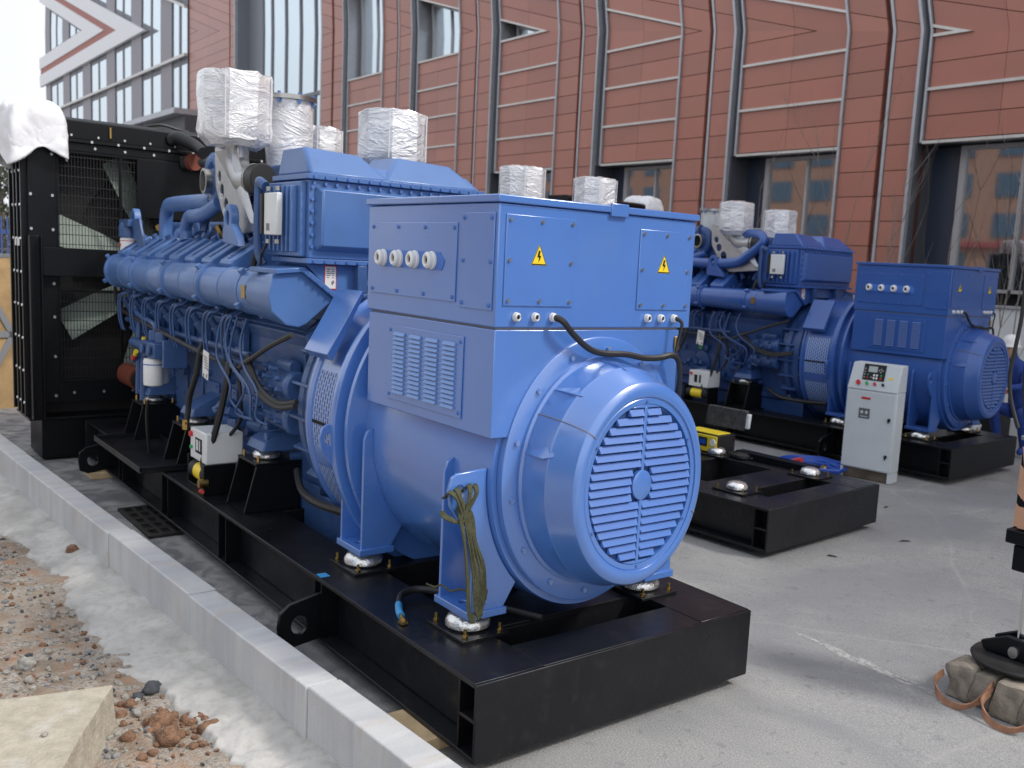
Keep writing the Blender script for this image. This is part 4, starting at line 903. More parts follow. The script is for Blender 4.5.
for a in ([(-.05, -.075, .07), (.0, -.08, .10), (.03, -.06, .08), (.035, -.03, .02), (.02, -.02, -.02)], [(-.03, .0, .09), (.0, .01, .118), (.03, .0, .09), (.035, -.02, .03), (.02, -.03, .0)], [(-.02, -.10, .03), (.01, -.105, .02), (.035, -.06, .0), (.03, -.02, .01)], [(-.03, .03, .09), (.0, .04, .115), (.03, .03, .09), (.035, -.01, .04)], [(-.05, -.05, .07), (.0, -.05, .11), (.03, -.045, .08), (.035, -.02, .03)]):
    build('strap_knot', ribbon(a, .011), OLIVE, sp)
build('strap_tail', MB().tube([(.0, .04, -.28), (-.05, .02, -.275), (-.09, .0, -.29), (-.13, -.02, -.275), (-.17, -.03, -.29), (-.21, -.05, -.285)], .004, 6), OLIVE, sp)

# ------------------------------------------------------------------ far set
G2o, G2y = (-2.18, 7.30, -.05), R(3.8)
G2 = thing('generator_set', 'dark blue generator set behind the white control cabinet, near the brick building', 'generator', G2o, G2y)
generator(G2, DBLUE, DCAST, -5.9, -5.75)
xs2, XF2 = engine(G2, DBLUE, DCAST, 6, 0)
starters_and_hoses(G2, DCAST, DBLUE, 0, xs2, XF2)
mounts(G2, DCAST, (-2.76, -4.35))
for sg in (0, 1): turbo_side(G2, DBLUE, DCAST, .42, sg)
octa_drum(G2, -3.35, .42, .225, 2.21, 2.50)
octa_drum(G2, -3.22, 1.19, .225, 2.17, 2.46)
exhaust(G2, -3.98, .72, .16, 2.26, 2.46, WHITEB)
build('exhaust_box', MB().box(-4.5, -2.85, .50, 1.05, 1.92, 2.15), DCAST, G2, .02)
build('charge_pipe', MB().tube([(-4.35, .38, 2.0), (-4.3, .36, 1.88), (-4.0, .34, 1.85), (-3.3, .34, 1.86), (-3.05, .34, 1.95), (-2.85, .36, 2.10), (-3.0, .40, 2.17), (-3.4, .44, 2.16)], .055, 14), DBLUE, G2)
m = MB(); m.box(-3.64, -3.32, .055, .30, .495, .67); cb2 = build('control_box', m, WHITEB, G2, .008, label='small pale grey control box with yellow banded pump below')
q = MB(); q.box(-3.55, -3.50, .0525, .055, .54, .625); q.box(-3.47, -3.44, .0525, .055, .54, .625); build('box_window', q, DARK, cb2)
build('red_button', MB().cyl((-3.60, .055, .635), (-3.60, .035, .635), .016, n=12), RED, cb2)
build('heater_bracket', MB().box(-3.31, -3.29, .03, .24, .332, .50).box(-3.72, -3.70, .06, .24, .332, .50), BLACK, G2, .003)
hp2 = build('heater_pump', MB().cyl((-3.68, .10, .42), (-3.30, .10, .42), .05, n=18), BLACKM, G2)
build('pump_label', MB().cyl((-3.60, .10, .42), (-3.42, .10, .42), .0508, n=18, caps=False), YELS, hp2)
for x_ in (-3.75,): build('round_cover', MB().laty([(.437, .14), (.42, .14), (.415, .13)], x_, .72, 28), DCAST, G2, .003)
build('green_tag', MB().prism([(-3.80, .88), (-3.75, .88), (-3.755, 1.0), (-3.78, 1.04), (-3.80, 1.0)], 'y', .405, .41), GREEN, G2)
radiator(G2, -5.9)
cc2, ss2 = math.cos(G2y), math.sin(G2y)
cloth_cover(None, -5.9, 1.62, 'white_cloth', 'white cloth over the header of the distant radiator, seen above the blue lid', G2o, G2y, .46)

# ------------------------------------------------------------------ middle skid (no alternator) with its engine
E0, Ey = (-1.445, 3.493, -.06), R(4.7)
MS = thing('engine_skid', 'black skid with an engine but no alternator, between the two blue generator sets', 'engine skid', E0, Ey)
m = MB(); E_ = -5.75
for sg in (1, -1):
    Y = lambda v: v if sg == 1 else 1.6-v
    def bx(x0, x1, a, b, z0, z1): m.box(x0, x1, min(Y(a), Y(b)), max(Y(a), Y(b)), z0, z1)
    bx(E_, -.016, 0, .335, .312, .33); bx(E_+.01, -.017, .10, .116, .07, .311); bx(E_, -.016, 0, .335, .05, .068); bx(E_+.01, -.25, .318, .332, .069, .311); bx(-.128, -.017, .004, .099, .185, .197)
m.box(-.015, 0, 0, 1.6, .05, .328); m.box(E_-.002, E_+.012, 0, 1.6, .052, .327)
for x0, x1 in [(-.252, -.016), (-.85, -.47), (-1.78, -1.42), (-3.35, -2.72), (-4.5, -4.15), (E_+.012, E_+.3)]:
    m.box(x0, x1, .336, 1.264, .314, .3285); m.box(x0+.004, x0+.018, .336, 1.264, .07, .313); m.box(x1-.018, x1-.004, .336, 1.264, .07, .313)
build('skid_frame', m, BLACKTOP, MS, .003)
for x in (-.128, -1.5, -2.9):
    for y0, y1 in ((.004, .099), (1.501, 1.596)): build('stiffener', MB().box(x-.006, x+.006, y0, y1, .069, .311), BLACK, MS)
for xa, xb in ((-1.63, -1.40), (-.63, -.38)):
    for y_ in (.28, 1.32):
        cx_ = (xa+xb)/2
        mp = build('mount_plate', MB().box(cx_-.15, cx_+.15, y_-.12, y_+.12, .3305, .343), BLACKTOP, MS, .002)
        build('mount_dome', MB().latz([(.072, .343), (.085, .350), (.085, .366), (.072, .384), (.045, .394), (.02, .397)], cx_, y_, 28), FOILD, mp)
        for dx in (-.12, .12):
            for dy in (-.09, .09): build('mount_bolt', MB().cyl((cx_+dx, y_+dy, .343), (cx_+dx, y_+dy, .372), .008, n=8), BRASS, mp)
engine(MS, DBLUE, DCAST, 6, 0)
mounts(MS, DCAST, (-2.76, -4.35))
for sg in (0, 1): turbo_side(MS, DBLUE, DCAST, .42, sg)
octa_drum(MS, -3.42, .40, .225, 2.23, 2.52)
octa_drum(MS, -3.20, 1.19, .225, 2.20, 2.49)
def L(p): return Vector(p)
# things on the middle skid
ce, se = math.cos(Ey), math.sin(Ey)
def W_(x, y, z): return (E0[0]+ce*x-se*y, E0[1]+se*x+ce*y, E0[2]+z)
det = thing('tool_case', 'open black tool case with yellow front standing at the far side of the middle skid', 'tool case', W_(-1.62, 1.42, .33), Ey)
build('case_body', MB().box(-.25, .14, -.13, .13, .002, .16), BLACKM, det, .01)
build('yellow_front', MB().box(-.252, .13, -.145, -.132, .02, .15), YEL, det, .006)
build('yellow_cover', MB().box(-.25, .13, -.13, .06, .1605, .17), YEL, det, .006)
q = MB(); q.box(-.08, .02, -.15, -.1455, .06, .13); q.prism([(-.24, .14), (-.18, .14), (-.21, .07)], 'y', -.15, -.1455); build('display_marks', q, DARK, det)
build('display', MB().box(-.065, .005, -.153, -.1505, .075, .115), HOSE, det)
build('dial', MB().cyl((.09, -.146, .10), (.09, -.158, .10), .03, n=16), WHITEP, det)
build('open_lid', MB().hull([(-.24, .13, .19), (.22, .13, .19), (.22, .16, .19), (-.24, .16, .19), (-.24, .17, .35), (.22, .17, .35), (.22, .21, .35), (-.24, .21, .35)]), mat('scuffed_grey_plastic', (.06, .062, .065), .6, var=.6, vscale=30), det, .012)
build('lid_latch', MB().obox((.25, .16, .27), (1, 0, 0), (0, 1, 0), (0, .15, 1),   .02, .02, .06), GREYB, det, .01)
m = MB(); m.box(-.42, .42, -.06, .06, .002, .055); tr = build('cable_trough', m, BLACK, None, .004)
tr.location = (*W_(-.95, 1.46, 0)[:2], W_(0, 0, .33)[2]*S); tr.rotation_euler = (0, 0, Ey-.02); tag(tr, 'narrow black steel channel lying on the far rail of the middle skid', 'channel')
m = MB(); m.latz([(.06, .002), (.09, .01), (.09, .03), (.05, .045)], 0, 0, 20, jit=.004)
for k in range(5): m.tube([(.1*math.cos(k), .07*math.sin(k), .01), (.15*math.cos(k+.7), .08*math.sin(k+.7), .03), (.1*math.cos(k+1.5), .07*math.sin(k+1.5), .012)], .008, 6)
cl = build('coiled_cable', m, RUB, None); cl.location = (*W_(-1.28, 1.40, 0)[:2], W_(0, 0, .333)[2]*S); tag(cl, 'small dark coil of cable between the tool case and the steel channel', 'cable')
for i, (a, lab) in enumerate((([(-1.9, .35, .345), (-1.45, .34, .345), (-1.28, .30, .35), (-1.16, .27, .40)], 'black cable with raised blue sleeve and brass lug on the middle skid'), ([(-1.6, .16, .345), (-1.3, .14, .345), (-1.15, .12, .345)], 'short black cable with blue sleeve lying on the near edge of the middle skid'))):
    b = W_(*a[0]); t = thing('earth_cable', lab, 'cable', b)
    Wp = [Vector(W_(*p))-Vector(b) for p in a]
    build('cable', MB().tube(Wp, .013, 8), RUB, t)
    e1 = Wp[-1]; d = (Wp[-1]-Wp[-2]).normalized(); e2 = e1+d*.11
    build('blue_sleeve', MB().tube([e1-d*.02, e2], .016, 8, smooth=False), HOSE, t); build('cable_lug', MB().tube([e2, e2+d*.06], .010, 8, smooth=False), BRASS, t)
# blue hose coil on the ground behind
hb = (-3.35, 6.55, -.06); hs = thing('hose_coil', 'coil of blue hose on the ground left of the white control cabinet', 'hose', hb)
rh = random.Random(8)
for k in range(5): build('hose_loop', MB().tube([((.30+.02*k)*math.cos(t)+rh.uniform(-.02, .02), (.25+.02*k)*math.sin(t)+rh.uniform(-.02, .02), .02+.012*k+rh.uniform(0, .012)) for t in np.linspace(0, 2*PI*.97, 14)], .014, 8), HOSE, hs)
q = MB(); q.cyl((-.05, -.27, .10), (.06, -.27, .13), .03, n=10); build('red_coupling', q, RED, hs)
q = MB()
for k in range(5): q.cyl((.05+.05*k, .1-.06*k, .03), (.10+.05*k, .1-.07*k, .06), .018, n=8)
build('hose_fitting', q, BRASS, hs)

# ------------------------------------------------------------------ control cabinet
A_ = Vector((-3.06, 6.64, -.05)); cyaw = R(9)
cab = thing('control_cabinet', 'tall white control cabinet with black controller screen standing on the pavement', 'cabinet', A_, cyaw)
CW, CD, CH = .55, .21, 1.035
build('cabinet_body', MB().box(.0, CW, .012, CD, .09, .80).hull([(0, .0, .80), (CW, 0, .80), (CW, CD, .80), (0, CD, .80), (.02, .07, CH-.005), (CW-.0, .07, CH-.005), (CW, CD, CH), (.02, CD, CH)]), GREYB, cab, .006)
build('side_leg', MB().box(CW-.03, CW-.002, .014, CD-.004, .0, .09).box(.0, .028, .014, CD-.004, .0, .09), GREYB, cab)
build('plinth', MB().box(.03, CW-.032, .03, CD-.01, .002, .088), mat('rusty_plinth', (.14, .11, .08), .8, var=.5), cab)
dr = build('cabinet_door', MB().box(.008, CW-.012, .0, .011, .10, .785), GREYB, cab, .004)
for z in (.56, .235): build('door_lock', MB().cyl((CW-.06, 0, z), (CW-.06, -.012, z), .016, n=12).box(CW-.066, CW-.054, -.022, -.012, z-.025, z+.012), BLACKM, dr)
build('red_label', MB().box(.17, .27, -.002, -.0005, .715, .735), RED, cab)
pn = build('meter_plate', MB().box(.155, .275, -.003, -.0005, .545, .635), mat('dark_grey_plate', (.12, .12, .13), .4), cab)
q = MB(); q.cyl((.19, -.003, .60), (.19, -.006, .60), .015, n=10); q.cyl((.24, -.003, .60), (.24, -.006, .60), .015, n=10); q.box(.175, .255, -.005, -.0032, .56, .566); build('meter_marks', q, GREYB, pn)
sl = lambda x, z, o=0: (x, .0+(z-.80)*.07/(CH-.005-.80)-o*.965, z+o*.26)   # on the sloping front
def slq(x0, x1, z0, z1, o0, o1): return MB().hexa([sl(x0, z0, o0), sl(x1, z0, o0), sl(x1, z0, o1), sl(x0, z0, o1), sl(x0, z1, o0), sl(x1, z1, o0), sl(x1, z1, o1), sl(x0, z1, o1)])
ct = build('controller', slq(.145, .385, .885, 1.025, .0005, .008), BLACKM, cab, .004)
build('lcd_screen', slq(.20, .295, .955, 1.005, .0085, .0092), SCREEN, ct)
q = MB()
for i, (x, z) in enumerate(((.165, .93), (.165, .955), (.165, .98), (.315, .975), (.335, .985), (.335, .96), (.355, .975), (.165, .905), (.24, .91))): 
    a = sl(x, z, .008); b = sl(x, z, .011); q.cyl(a, b, .008, n=8)
build('grey_keys', q, mat('key_grey', (.3, .3, .32), .4), ct)
q = MB()
for x, z in ((.27, .93), (.30, .93), (.27, .905), (.30, .905)): q.cyl(sl(x, z, .008), sl(x, z, .011), .011, n=8)
build('white_keys', q, WHITEP, ct)
build('red_key', MB().cyl(sl(.345, .905, .008), sl(.345, .905, .011), .011, n=8).cyl(sl(.20, .905, .008), sl(.20, .905, .011), .008, n=8), RED, ct)
build('green_key', MB().cyl(sl(.345, .93, .008), sl(.345, .93, .011), .011, n=8).cyl(sl(.20, .93, .008), sl(.20, .93, .011), .007, n=8), GREEN, ct)
for x, mm_, r_ in ((.115, RED, .022), (.21, GREEN, .015), (.295, RED, .015), (.385, BLACKM, .013)):
    build('push_button', MB().cyl(sl(x, .855, .0), sl(x, .855, .022), r_, n=14), mm_, cab)
build('small_sticker', slq(.43, .475, .905, .925, .0005, .0015), YELS, cab)

# ------------------------------------------------------------------ wooden blocks under the near skid
for i, (x, y, lab) in enumerate(((-5.85, .08, 'pale wooden block under the far lifting lug of the nearest skid'), (-.42, .02, 'pale wooden block under the front end of the nearest skid'))):
    o = build('wooden_block', MB().box(x-.15, x+.15, y-.20, y+.30, .001, .049), WOOD, None, .004); tag(o, lab, 'block', 'wooden blocks under the nearest skid')
for i, (x, y, lab) in enumerate(((-5.85, 1.3, 'pale wooden block under the far side of the nearest skid, radiator end'), (-.42, 1.3, 'pale wooden block under the far side of the nearest skid, alternator end'))):
    o = build('wooden_block', MB().box(x-.15, x+.15, y-.20, y+.25, .001, .049), WOOD, None, .004); tag(o, lab, 'block', 'wooden blocks under the nearest skid')
for i, (a, c, w_, lab) in enumerate(((832, 556, .045, 'small dark curled splinter on the pavement in front of the middle skid'), (905, 541, .06, 'thin dark splinter on the pavement right of the middle skid'), (886, 507, .05, 'dark crumb on the pavement by the corner of the middle skid'))):
    x, y = pix0(a, c, -.05); o = build('splinter', MB().hull([(-w_, 0, 0), (0, .012, 0), (w_, .004, .0), (0, -.010, 0), (-w_*.4, 0, .012), (w_*.5, 0, .008)]), mat('dark_splinter', (.05, .042, .035), .9), None); o.location = (x, y, -.053*S); o.rotation_euler = (0, 0, .6+i*.5); tag(o, lab, 'debris')
# drain grate
gr = thing('drain_grate', 'black cast iron drain grate in the pavement beside the kerb', 'drain grate', (-4.2, -.03, .0))
m = MB(); m.plate([(-.40, -.15), (.42, -.15), (.42, .13), (-.40, .13)], [[(-.36+.158*i, -.12+.083*j), (-.36+.158*i+.125, -.12+.083*j), (-.36+.158*i+.125, -.12+.083*j+.055), (-.36+.158*i, -.12+.083*j+.055)] for i in range(5) for j in range(3)], 'z', .006, .022)
build('grate_bars', m, mat('cast_iron', (.03, .028, .027), .6, .3, var=.4, dirt=(.12, .10, .08)), gr, .002)
build('grate_pit', MB().box(-.40, .42, -.15, .13, .0045, .0055), DARK, gr)

# ================================================================ GROUND
def sheet(name, x0, x1, y0, y1, nx, ny, fz, m, z=0):
    b = bmesh.new(); g = [[b.verts.new((x0+(x1-x0)*i/nx, y0+(y1-y0)*j/ny, 0)) for j in range(ny+1)] for i in range(nx+1)]
    for r_ in g:
        for v in r_: v.co.z = fz(v.co.x, v.co.y)
    for i in range(nx):
        for j in range(ny): b.faces.new((g[i][j], g[i+1][j], g[i+1][j+1], g[i][j+1]))
    q = MB(); q.b.free(); q.b = b; return build(name, q, m, None, ang=180)
kx0, ky0, kx1, ky1 = -7.2, -.575, .07, -.165            # pavement-side top edge of the kerb (x, y)
sl_ = (ky1-ky0)/(kx1-kx0)
kin = lambda x: ky0+(x-kx0)*sl_                         # inner edge y
kout = lambda x: kin(x)-.15
def pz(x, y): return -.0028*max(0, y-.5)**1.0*2.6 if y < 8 else -.055
b = MB(); xsr = [-600, -120, -60, -30, -14, -7.2, -3, 0, 3, 8, 20, 60, 300]; ysr = [0, .5, 1, 2, 4, 6, 8, 11, 14, 30, 100, 400]
b.b.free(); b.b = bmesh.new()
grid = [[b.b.verts.new((x, (kin(x)-.02 if j == 0 else y+0*x) if x > -14 or j else kin(-14)-.02, -.03 if (j > 3) else (0 if j < 2 else -.012*(j-1)))) for j, y in enumerate([0]+[1.6+kk for kk in (0, 1, 2, 4, 6, 9, 12, 30, 100, 500)])] for x in xsr]
for gi in grid:
    for v in gi: v.co.z = 0 if v.co.y < 1.7 else max(-.055, -.055*(v.co.y-1.7)/1.6)
for i in range(len(grid)-1):
    for j in range(len(grid[0])-1): b.b.faces.new((grid[i][j], grid[i+1][j], grid[i+1][j+1], grid[i][j+1]))
struct(build('pavement', b, PAVE, None, ang=180))
# worn white line and a few pale scrapes (paint lies 4 mm above)
WPNT = mat('worn_white_paint', (.44, .44, .43), .8, var=.45, vscale=45)
ml = MB(); rl_ = random.Random(12)
for k in range(80):      # flakes of a worn line
    t = k/79; a = Vector((-.36+.90*t, 2.47-.055*t, -.0205)); 
    a += Vector((rl_.uniform(-.02, .02), rl_.uniform(-.03, .03)*(.4+t), 0)); a.z = -.031*(a.y-1.6)+.0006+k*.00001; r0 = rl_.uniform(.008, .028)*(.5+.9*math.sin(PI*min(1, t*1.1)))
    ml.face([(a.x+r0*rl_.uniform(.6, 1.5)*math.cos(q)*1.6, a.y+r0*rl_.uniform(.4, 1.1)*math.sin(q), a.z-.031*r0*math.sin(q)*.8) for q in [2*PI*i/7 for i in range(7)]])
o = build('painted_line', ml, WPNT, None); struct(o)
# kerb stones
kb = MB(); x = -22.0; L_ = 1.0; rk = random.Random(4)
xx = [-3.45+1.0*k*1.35 for k in range(-16, 6)]
for a, c in zip(xx, xx[1:]):
    a_, c_ = a+.005, c-.005; zt = .15+rk.uniform(-.004, .004); yo_ = rk.uniform(-.004, .004)
    kb.hexa([(a_, kout(a_)+yo_, -.30), (c_, kout(c_)+yo_, -.30), (c_, kin(c_)+yo_, -.30), (a_, kin(a_)+yo_, -.30), (a_, kout(a_)+yo_, zt), (c_, kout(c_)+yo_, zt), (c_, kin(c_)+yo_, zt), (a_, kin(a_)+yo_, zt)])
struct(build('kerb', kb, KERB, None, .008))
jb = MB()
for a in xx: jb.hexa([(a-.006, kout(a)+.008, -.2), (a+.006, kout(a)+.008, -.2), (a+.006, kin(a)-.008, -.2), (a-.006, kin(a)-.008, -.2), (a-.006, kout(a)+.008, .14), (a+.006, kout(a)+.008, .14), (a+.006, kin(a)-.008, .14), (a-.006, kin(a)-.008, .14)])
struct(build('kerb_mortar', jb, mat('joint_mortar', (.16, .155, .15), .9), None))
# mortar haunch and dirt bank on the near side
def hz(x, y):
    d = kout(x)+.03-y; n1 = noise.noise(Vector((x*3, y*3, 0)))*.02+noise.noise(Vector((x*11, y*11, 3)))*.014+noise.noise(Vector((x*27, y*27, 7)))*.004
    return -.035-.10*max(0, d)**1.1*1.6+n1
def dz_(x, y):
    d = kout(x)-y; n1 = noise.noise(Vector((x*1.3, y*1.3, 5)))*.03+noise.noise(Vector((x*5, y*5, 1)))*.018+noise.noise(Vector((x*17, y*17, 2)))*.010+noise.noise(Vector((x*45, y*45, 2)))*.004
    return -.10+n1+(.03 if d > .8 else 0)
b = bmesh.new(); NX, NY = 640, 46; X0_, X1_ = -14, 2.2; g = []
for i in range(NX+1):
    x = X0_+(X1_-X0_)*i/NX; wob = .30+.05*math.sin(x*2.1)+.07*noise.noise(Vector((x*1.7, 0, 0)))+.06*noise.noise(Vector((x*6, 0, 0)))+.05*noise.noise(Vector((x*19, 0, 0)))
    row = []
    for j in range(NY+1):
        y = kout(x)+.03-(wob+.10)*j/NY; row.append(b.verts.new((x, y, hz(x, y)-(0 if j < NY-8 else .010*(j-NY+8)))))
    g.append(row)
for i in range(NX):
    for j in range(NY): b.faces.new((g[i][j], g[i+1][j], g[i+1][j+1], g[i][j+1]))
q = MB(); q.b.free(); q.b = b; struct(build('mortar_haunch', q, HAUNCH, None, ang=180))
struct(sheet('dirt_ground', -14, 2.6, -3.6, -.30, 560, 130, dz_, DIRT))
WG = mat('pale_site_ground', (.30, .28, .25), .9, var=.2, vscale=.2)
struct(sheet('waste_ground', -600, 300, -300, -.9, 4, 4, lambda x, y: -.20, WG))

# stones
GRAVC = [mat('stone_pale', (.36, .34, .30), .85, var=.3, vscale=40, bump=.6, bscale=120), mat('stone_grey', (.25, .25, .25), .85, var=.3), mat('stone_orange', (.27, .15, .09), .95, var=.4, vscale=60, bump=1, bscale=120), mat('stone_dark', (.07, .075, .085), .8, var=.3)]
rg = random.Random(9)
for ci, cnt in ((0, 900), (1, 520), (2, 420), (3, 200)):
    m = MB()
    for k in range(cnt):
        x = rg.uniform(-6.5, .6); d = .36+abs(rg.gauss(0, .55)); y = kout(x)-d
        if y < -3.2: continue
        m.rock((x, y, dz_(x, y)+.003), rg.choice((.006, .009, .012, .018))*rg.uniform(.7, 1.3), 1, rg.uniform(.6, 1), .7, k*.37, 1)
    o = build('gravel', m, GRAVC[ci], None, ang=22); o['kind'] = 'stuff'; tag(o, ['pale grit and small stones scattered on the dirt', 'grey grit and small stones scattered on the dirt', 'orange clay crumbs scattered on the dirt', 'dark small stones scattered on the dirt'][ci], 'gravel')
# larger stones read from the picture: (x, y, size, colour, shape, label)
def pix(px_, py_, z):   # a picture point carried to the horizontal plane z (true metres)
    d = (_r*((px_-PCX)/FPX)-_u*((py_-PCY)/FPX)+_f); t = (z*S-CAM.z)/d.z; p = CAM+d*t; return p.x, p.y
STN = [(25, 672, .045, 0, 'pale triangular stone lying on the dirt left of the slab'), (152, 697, .04, 3, 'dark grey stone at the edge of the mortar'), (138, 703, .025, 3, 'smaller dark stone touching the dark grey stone'),
       (210, 735, .042, 2, 'orange clay lump nearest the mortar, right of the other lumps'), (189, 720, .024, 2, 'small orange clay lump above the larger lumps'), (160, 732, .05, 2, 'upright orange clay lump beside the slab'), (168, 748, .05, 2, 'wide orange clay lump below the upright one'),
       (85, 634, .018, 2, 'rounded orange stone in the dirt above the slab'), (72, 618, .017, 0, 'small tan pebble in the dirt beside a dark one'), (180, 714, .02, 0, 'small pale stone above the orange lumps'), (137, 722, .026, 0, 'pale lump right beside the slab'), (48, 655, .02, 0, 'flat pale stone above the slab'), (30, 690, .025, 0, 'pale half buried stone at the back edge of the slab'), (72, 545, .035, 2, 'brown clod lying on the mortar against the kerb')]
for i, (a, c, r_, ci, lab) in enumerate(STN):
    z = -.12 if i != 13 else -.02; x, y = pix(a, c, z); zz = (dz_(x, y) if i != 13 else hz(x, y))
    o = build('stone', MB().rock((0, 0, 0), r_, 1.15, .85, .75, i*.9+.3, 3), GRAVC[ci], None, ang=70 if ci else 40); o.location = (x, y, (zz+r_*.35)*S); tag(o, lab, 'stone')
rc_ = random.Random(77); m = MB()
for k in range(120):
    a, c = pix(rc_.gauss(190, 38), rc_.gauss(728, 16), -.11)
    m.rock((a, c, dz_(a, c)+.006), rc_.choice((.008, .012, .018, .026))*rc_.uniform(.7, 1.2), 1.1, .9, .7, k*.7, 2)
o = build('clay_crumbs', m, GRAVC[2], None, ang=60); o['kind'] = 'stuff'; tag(o, 'orange clay crumbs heaped beside the cream slab', 'clay')
# pale stone slab
p1 = pix(-60, 707, .07); p2 = pix(112, 685, .07); p3 = pix(56, 776, .07); p4 = (p1[0]+p3[0]-p2[0], p1[1]+p3[1]-p2[1])
cxs, cys = (p1[0]+p3[0])/2, (p1[1]+p3[1])/2
m = MB(); top = [p1, p4, p3, p2]
m.hexa([((a-cxs)*1.02+.02, (c-cys)*1.02+.01, -.19) for a, c in top]+[(a-cxs, c-cys, .07+.0*i) for i, (a, c) in enumerate(top)])
bmesh.ops.subdivide_edges(m.b, edges=m.b.edges[:], cuts=14, use_grid_fill=True)
for v in m.b.verts:
    n_ = noise.noise(Vector((v.co.x*6, v.co.y*6, v.co.z*6)))*.006+noise.noise(Vector((v.co.x*25, v.co.y*25, v.co.z*25)))*.002
    v.co += Vector((n_, n_, n_*.7)); 
    if v.co.z > 0 and v.co.x+cxs > p3[0]-.02 and v.co.y+cys < p3[1]: pass
sb = build('stone_slab', m, mat('cream_sandstone', (.47, .42, .33), .9, var=.22, vscale=14, bump=.9, bscale=60, dirt=(.53, .50, .44), dirt_scale=9, dirt_amt=.8), None, .006); sb.location = (cxs, cys, 0)
tag(sb, 'cream stone slab lying on the dirt in the lower left corner', 'slab')
x, y = pix(45, 735, .075); o = build('stone', MB().rock((0, 0, 0), .013, 1.3, .8, .5, 3.3, 2), GRAVC[0], None); o.location = (x, y, .078*S); tag(o, 'small pale chip resting on top of the cream slab', 'stone')

# ================================================================ OUTRIGGER at the right edge
ox, oy = .815, 2.72; oz = -.03
og = thing('crane_outrigger', 'crane outrigger leg with chrome rod, black foot and orange striped housing at right edge', 'outrigger', (ox, oy, oz))
STRIPE_O = mat('faded_orange_paint', (.60, .33, .20), .55, var=.15, dirt=(.25, .16, .10), dirt_amt=.5)
SC = 1
build('rod', MB().cyl((0, 0, .24), (0, 0, .62), .034, n=28), CHROME, og)
build('sleeve', MB().box(-.075, .075, -.075, .075, .57, .68), BLACK, og, .008)
build('sleeve_collar', MB().box(-.11, .5, -.10, .10, .685, .745), BLACK, og, .008)
hs_ = build('leg_housing', MB().box(-.082, .40, -.09, .09, .75, 1.12), BLACK, og, .008)
m = MB()
for k in range(3):
    z = .76+.0*k+k*.13
    m.hull([(-.0835, -.088, z), (-.0835, .088, z+.0), (-.0835, -.088, z+.02), (-.0835, .088, z+.09), (-.0829, -.088, z)])
st_ = MB(); 
for k in range(3):
    z0 = .755+k*.125; st_.hexa([(-.06, -.0925, z0), (.02, -.0925, z0), (.02, -.0905, z0), (-.06, -.0905, z0), (-.08, -.0925, z0+.09), (-.03, -.0925, z0+.09), (-.03, -.0905, z0+.09), (-.08, -.0905, z0+.09)])
st_.prism([(-.08, .76), (.03, .76), (-.08, .86)], 'y', -.0926, -.0906); st_.prism([(-.08, .90), (.05, .80), (.12, .80), (.12, .86), (-.08, 1.02)], 'y', -.0932, -.0912); st_.prism([(.16, .76), (.38, .76), (.38, .95), (.16, .82)], 'y', -.0926, -.0906)
build('hazard_stripes', st_, STRIPE_O, hs_)
build('top_cap', MB().box(-.09, .41, -.10, .10, 1.122, 1.14), STEEL, og, .004)
fo = build('foot_plate', MB().latz([(.20, .168), (.235, .174), (.24, .185), (.232, .193), (.10, .197)], 0, 0, 48), mat('dusty_black_steel', (.035, .034, .032), .55, .3, var=.4, dirt=(.13, .12, .10)), og)
for a in (0, 1): 
    y = (-.07, .07)[a]; build('foot_cheek', MB().prism([(-.16, .20), (.16, .20), (.18, .225), (.05, .29), (-.05, .29), (-.18, .235)], 'y', y-.018, y+.018), BLACK, fo, .008)
build('foot_bolt', MB().cyl((0, -.11, .235), (0, .11, .235), .025, n=12), STEEL, fo)
for i, (dx, dy, lab) in enumerate(((-.13, -.17, 'weathered timber block with orange strap under the outrigger foot, left one'), (.13, -.20, 'weathered timber block with orange strap at the very right edge under the foot'), (-.10, .15, 'weathered timber block under the back of the outrigger foot'))):
    tb_ = thing('timber_block', lab, 'timber block', (ox+dx, oy+dy, oz))
    for (w, d_, h, cx_, cy_) in ((.085, .10, .155, -.045, 0), (.075, .10, .14, .075, .01)):
        m = MB(); m.hexa([(cx_-w*.9, cy_-d_, .002), (cx_+w*.9, cy_-d_, .002), (cx_+w, cy_+d_, .002), (cx_-w, cy_+d_, .002), (cx_-w*.8, cy_-d_*.9, h), (cx_+w*.75, cy_-d_*.9, h), (cx_+w*.8, cy_+d_, h), (cx_-w*.85, cy_+d_, h)])
        bmesh.ops.subdivide_edges(m.b, edges=m.b.edges[:], cuts=6, use_grid_fill=True)
        for v in m.b.verts:
            n_ = noise.noise(Vector((v.co.x*11+i, v.co.y*11, v.co.z*11)))*.030+noise.noise(Vector((v.co.x*40+i, v.co.y*40, v.co.z*40)))*.006; v.co += Vector((n_, n_*.7, n_*.6 if v.co.z > .02 else 0))
        tb2 = build('timber', m, OLDWOOD, tb_, ang=80); sm_ = tb2.modifiers.new('soft', 'SMOOTH'); sm_.factor = .5; sm_.iterations = 4
    build('strap_handle', ribbon([(-.13, -.09, .10), (-.135, -.15, .07), (-.08, -.20, .03), (.02, -.215, .022), (.09, -.18, .05), (.125, -.12, .11), (.12, -.08, .125)], .014, (0, 0, 1)), STRAP, tb_)
def unp(a, c, y): d = (_r*((a-PCX)/FPX)-_u*((c-PCY)/FPX)+_f); t = (y-CAM.y)/d.y; p = CAM+d*t; return Vector((p.x-ox, y-oy, p.z/S-oz))
build('hydraulic_hose', MB().tube([unp(1018, 428, 3.1), unp(1011, 400, 3.1), unp(1010, 375, 3.1), unp(1016, 345, 3.1), unp(1022, 315, 3.1), unp(1027, 270, 3.1)], .011, 8), RUB, og)
